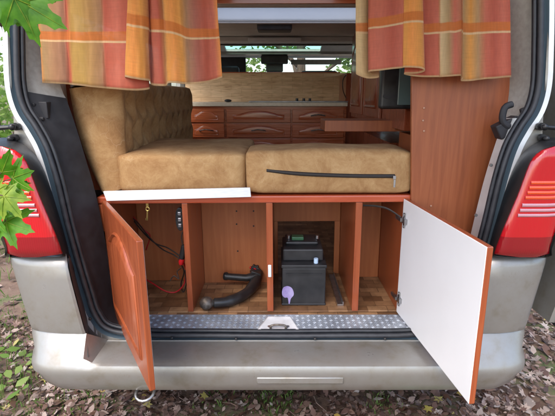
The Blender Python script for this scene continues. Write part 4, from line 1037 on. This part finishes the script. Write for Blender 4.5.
# ------------------------------------------------------------------ curtains
TAN, OLV, GLD, ORG, CRM, PNK, CRE, BRN, DRK = (.45,.29,.13), (.46,.28,.07), (.72,.34,.07), (.8,.34,.08), (.5,.11,.06), (.6,.17,.10), (.68,.5,.26), (.42,.22,.11), (.4,.08,.045)
def curtain_mat(name, stops, total):
    m = bpy.data.materials.new(name); m.use_nodes = True; t = m.node_tree; M[name] = m
    b = t.nodes['Principled BSDF']; b.inputs['Roughness'].default_value = .75; b.inputs['Sheen Weight'].default_value = .2
    uv = N(m,'ShaderNodeUVMap'); sp = N(m,'ShaderNodeSeparateXYZ'); L(m, uv.outputs[0], sp.inputs[0])
    stops = [(p_, tuple(1.12*(v*1.0+.0*(sum(c_)/3)) for v in c_)) for p_, c_ in stops]
    r_ = ramp(m, stops); L(m, sp.outputs[0], r_.inputs[0])
    # v axis: metres above the hem
    W = (1,1,1)
    band_ = ramp(m, [(0,(1,1,1)),(.010,(1,1,1)),(.014,(0,0,0)),(.305,(0,0,0)),(.309,(1,1,1)),(.318,(1,1,1)),(.322,(0,0,0))]); L(m, sp.outputs[1], band_.inputs[0])
    org = ramp(m, [(0,(0,0,0)),(.318,(0,0,0)),(.324,(.85,.85,.85)),(.378,(.85,.85,.85)),(.384,(0,0,0))]); L(m, sp.outputs[1], org.inputs[0])
    m1 = N(m,'ShaderNodeMixRGB'); L(m, org.outputs[0], m1.inputs[0]); L(m, r_.outputs[0], m1.inputs[1]); m1.inputs[2].default_value = (.68,.2,.03,1)
    m2 = N(m,'ShaderNodeMixRGB'); L(m, band_.outputs[0], m2.inputs[0]); L(m, m1.outputs[0], m2.inputs[1]); m2.inputs[2].default_value = (.8,.56,.3,1)
    wv = N(m,'ShaderNodeTexNoise'); wv.inputs['Scale'].default_value = 1; mp = N(m,'ShaderNodeMapping'); mp.inputs['Scale'].default_value = (160,14,1); L(m, uv.outputs[0], mp.inputs[0]); L(m, mp.outputs[0], wv.inputs[0])
    wv2 = N(m,'ShaderNodeTexNoise'); wv2.inputs['Scale'].default_value = 1; mp2 = N(m,'ShaderNodeMapping'); mp2.inputs['Scale'].default_value = (14,190,1); L(m, uv.outputs[0], mp2.inputs[0]); L(m, mp2.outputs[0], wv2.inputs[0])
    ad = N(m,'ShaderNodeMath'); ad.operation = 'ADD'; L(m, wv.outputs[0], ad.inputs[0]); L(m, wv2.outputs[0], ad.inputs[1])
    mr = N(m,'ShaderNodeMapRange'); mr.inputs[1].default_value = .6; mr.inputs[2].default_value = 1.4; mr.inputs[3].default_value = .88; mr.inputs[4].default_value = 1.1; L(m, ad.outputs[0], mr.inputs[0])
    hs = N(m,'ShaderNodeHueSaturation'); L(m, mr.outputs[0], hs.inputs['Value']); L(m, m2.outputs[0], hs.inputs['Color']); L(m, hs.outputs[0], b.inputs['Base Color'])
    bp = N(m,'ShaderNodeBump'); bp.inputs['Strength'].default_value = .15; bp.inputs['Distance'].default_value = .002; L(m, ad.outputs[0], bp.inputs['Height']); L(m, bp.outputs[0], b.inputs['Normal'])
    tl = N(m,'ShaderNodeBsdfTranslucent'); tr = N(m,'ShaderNodeBsdfTransparent'); a = N(m,'ShaderNodeMixShader'); c = N(m,'ShaderNodeMixShader')
    a.inputs[0].default_value = .38; c.inputs[0].default_value = .12; L(m, hs.outputs[0], tl.inputs[0]); L(m, b.outputs[0], a.inputs[1]); L(m, tl.outputs[0], a.inputs[2]); L(m, a.outputs[0], c.inputs[1]); L(m, tr.outputs[0], c.inputs[2])
    L(m, c.outputs[0], t.nodes['Material Output'].inputs[0])
def curtain(name, stations, label, matname):
    # stations: (px at hem, px at frame top, Y at hem, hem y, band row y, colour)
    sts = stations; K = len(sts)
    pos = [i/(K-1) for i in range(K)]
    stops = []
    for i, s in enumerate(sts): stops.append((pos[i], s[5]))
    curtain_mat(matname, stops, K)
    per = 7; base = [Vector((s[0], s[1], s[2])) for s in sts]; aux = [Vector((s[3], s[4], 0)) for s in sts]
    A = smoothpath(base, per); Bx = smoothpath(aux, per); bm = B(); uvl = bm.loops.layers.uv.new('UVMap'); NV = 26
    grid = []
    for i, (p, q) in enumerate(zip(A, Bx)):
        u = i/(len(A)-1); hem = at(p.x, q.x, p.z); zb_ = at((p.x*.4+p.y*.6), q.y, p.z).z; ztop = 1.93; row = []
        top_ = at(p.y, -20, p.z*.35+1.655*.65)
        for j in range(NV+1):
            t = j/NV; z = hem.z+(ztop-hem.z)*t
            # v coordinate: 0 hem, .34 band, continues
            vb = (z-hem.z)/max(.05, (zb_-hem.z))*.345
            y = hem.y+(top_.y-hem.y)*t; x = hem.x+(top_.x-hem.x)*min(1.3, t*1.15)
            n_ = pnoise(Vector((u*22, z*5, hem.x)))*.004+pnoise(Vector((u*60, z*9, 3)))*.003+pnoise(Vector((u*30, z*38, 7)))*.0016
            row.append((bm.verts.new((x+n_*.5, y+n_, z)), u, vb))
        grid.append(row)
    for i in range(len(grid)-1):
        for j in range(NV):
            q4 = (grid[i][j], grid[i+1][j], grid[i+1][j+1], grid[i][j+1]); f = bm.faces.new([k[0] for k in q4])
            for lp, k in zip(f.loops, q4): lp[uvl].uv = (k[1], k[2])
    o = put(name, bm, matname, smooth=True); s = o.modifiers.new('thick', 'SOLIDIFY'); s.thickness = .0012
    return tag(o, label, 'curtain', 'plaid curtains across the rear opening')
curtain('curtain', [
 (43,36,1.66,83,36,ORG),(46,39,1.655,83,36,TAN),(56,52,1.65,83.5,36.5,BRN),(66,62,1.657,84,36.5,(.4,.2,.12)),(70,66,1.66,84.5,36.5,CRM),(74,70,1.655,85,36.5,OLV),(84,80,1.645,86,37,OLV),(92,88,1.65,87,37,(.5,.29,.1)),
 (103,99,1.658,88,37,BRN),(108,104,1.66,88.5,37,CRM),(120,115,1.65,89.5,37,PNK),(136,128,1.648,90.5,37,CRM),(149,140,1.65,89,37,DRK),(143,140,1.675,86,34,DRK),(128,134,1.66,79,26,(.6,.28,.08)),(125.5,131,1.625,77,19,GLD),
 (133,136,1.612,78.5,20,ORG),(142,142,1.615,80,21,GLD),(149,148,1.63,81,23,(.5,.2,.08)),(150.5,149,1.655,84,25,CRM),(154,151,1.645,85.5,25,PNK),(162,157,1.63,86,25,CRM),(167,162,1.635,85.5,25.5,(.5,.24,.08)),(168.5,164,1.615,83,26,GLD),
 (176,170,1.61,83,27,ORG),(184,178,1.62,84,30,GLD),(190,184,1.625,84,33,BRN),(198,193,1.62,83.5,33.5,(.42,.14,.09)),(208,203,1.625,82,33.5,CRM),(216,211,1.63,79.5,33.5,PNK),(222,216,1.63,77.5,33,ORG)],
 'translucent plaid curtain in orange, gold and red hanging at the left of the opening', 'plaid_fabric')
curtain('curtain', [
 (356,355,1.645,74,28,CRE),(362,359,1.64,77,28,CRE),(370,366,1.65,78.5,28,TAN),(379,371,1.66,77,27,(.5,.3,.17)),(369,368,1.645,73,25,DRK),(370.5,369.5,1.615,71.5,23,PNK),(380,380,1.61,70.5,22,PNK),(392,391,1.612,69,20,CRM),(402,402,1.62,68,18,PNK),
 (404,403.5,1.615,67.5,17,GLD),(412,411,1.61,67.5,16,ORG),(421,418,1.615,68.5,16,GLD),(424.5,420,1.625,71,17,(.55,.2,.1)),(417,419,1.645,73.5,22,PNK),(404,415,1.65,74,25,PNK),(412,421,1.655,76,28,PNK),(424,426,1.65,77,29,CRM),(438,436,1.645,77,28,PNK),
 (441,440,1.64,77,28,CRE),(449,447,1.64,76.5,27,TAN),(455,453,1.64,76,27,PNK),(462,460,1.635,76,25,(.55,.24,.13)),(462.5,461,1.625,79,26,(.6,.32,.14)),(461,462,1.645,81,28,TAN),(470,469,1.64,81,28.5,GLD),(478,476,1.645,80,28,(.5,.3,.13)),
 (486,484,1.64,79,27.5,PNK),(494,492,1.635,78.5,27,CRM),(504,501,1.64,77.5,27,PNK),(511,507.5,1.645,77,27,CRM)],
 'translucent plaid curtain in pink, cream and gold hanging at the right of the opening', 'plaid_fabric_pale')

# ------------------------------------------------------------------ maple branches in the foreground
MAP = [(0,1.0),(5,.84),(11,.8),(14,.62),(22,.52),(29,.5),(33,.66),(38,.7),(44,.92),(50,.74),(57,.72),(61,.54),(70,.44),(80,.42),(88,.52),(96,.52),(103,.64),(112,.46),(130,.36),(155,.26),(170,.14)]
MAPLE = [(r_*math.cos(R(a)), r_*math.sin(R(a))) for a, r_ in MAP]; MAPLE = MAPLE+[(0-.13, 0)]+[(a, -b) for a, b in MAPLE[:0:-1]]
def maple(parent, base, tip, size, m, roll=0, droop=.25):
    base, tip = Vector(base), Vector(tip); u = (tip-base).normalized(); view = Vector((0,-1,.35)); view = view-u*view.dot(u); view.normalize(); v = u.cross(view)
    rt = Matrix.Rotation(R(roll), 3, u); v = rt @ v; nn = rt @ view; L_ = size
    bm = B()
    def q(a, b): return base+u*(a*L_)+v*(b*L_)+nn*(-droop*L_*(a*a*.5+b*b*.9)+.05*L_*math.sin(a*9)*abs(b))
    c = bm.verts.new(q(.0, 0)); vs = [bm.verts.new(q(a, b)) for a, b in MAPLE]
    # inner ring for curvature
    iv = [bm.verts.new(q(a*.5, b*.5)) for a, b in MAPLE]; n = len(vs)
    for i in range(n):
        bm.faces.new((iv[i], iv[(i+1) % n], vs[(i+1) % n], vs[i])); bm.faces.new((c, iv[(i+1) % n], iv[i]))
    o = put('leaf', bm, m, parent, smooth=True)
    bm = B()
    for ang, ln in ((0,.9),(46,.75),(-46,.75),(104,.5),(-104,.5)):
        a, b = math.cos(R(ang)), math.sin(R(ang)); tube(bm, [q(a*ln*t, b*ln*t)+nn*.0006 for t in (0,.35,.7,1)], [.0011,.0009,.0006,.0003], 5)
    put('vein', bm, 'maple_yellow', o)
    return base
YB = .84
br1 = empty('maple_branch', at(-30,-25,YB), 'bright green maple branch hanging into the top left corner', 'branch', 'maple branches in the foreground')
j = at(-22,-14,YB)
for (bx_, by_), (tx, ty), s, r_, m_ in (((22,2),(70,31),.078,12,'maple'),((14,-2),(34,34),.062,-16,'maple'),((2,2),(18,22),.06,25,'maple'),((-14,-6),(8,18),.06,-25,'maple'),((20,-14),(62,0),.07,20,'maple')):
    b_ = at(bx_, by_, YB+rnd.uniform(-.03,.03)); t_ = at(tx, ty, YB-.02); maple(br1, b_, t_, s*1.05, m_, r_)
    bm = B(); tube(bm, smoothpath([j, j.lerp(b_, .5)+Vector((0,0,.01)), b_], 4), .0012, 6); put('leaf_stalk', bm, 'twig', br1, smooth=True)
bm = B(); tube(bm, smoothpath([j+Vector((-.35,.1,.25)), j+Vector((-.15,.03,.1)), j, j+Vector((.03,0,.01))], 5), .003, 7); put('twig', bm, 'twig', br1, smooth=True)
br2 = empty('maple_branch', at(-30,215,YB), 'yellow-green maple branch in front of the left tail light', 'branch', 'maple branches in the foreground')
j = at(-18,205,YB)
for (bx_, by_), (tx, ty), s, r_, m_ in (((13,178),(44,166),.058,10,'maple'),((2,172),(-16,150),.06,0,'maple'),((10,186),(36,204),.045,-15,'maple'),((4,196),(24,224),.056,5,'maple_yellow'),((-2,190),(12,180),.035,-5,'maple_yellow'),((6,222),(44,236),.068,-6,'maple'),((-8,215),(6,236),.05,18,'maple')):
    b_ = at(bx_, by_, YB+rnd.uniform(-.02,.02)); t_ = at(tx, ty, YB-.02); maple(br2, b_, t_, s, m_, r_)
    bm = B(); tube(bm, smoothpath([j, j.lerp(b_, .5)+Vector((0,0,.012)), b_], 4), .0012, 6); put('leaf_stalk', bm, 'twig', br2, smooth=True)
bm = B(); tube(bm, smoothpath([j+Vector((-.4,.05,.1)), j+Vector((-.15,.03,.03)), j], 5), .003, 7); put('twig', bm, 'twig', br2, smooth=True)
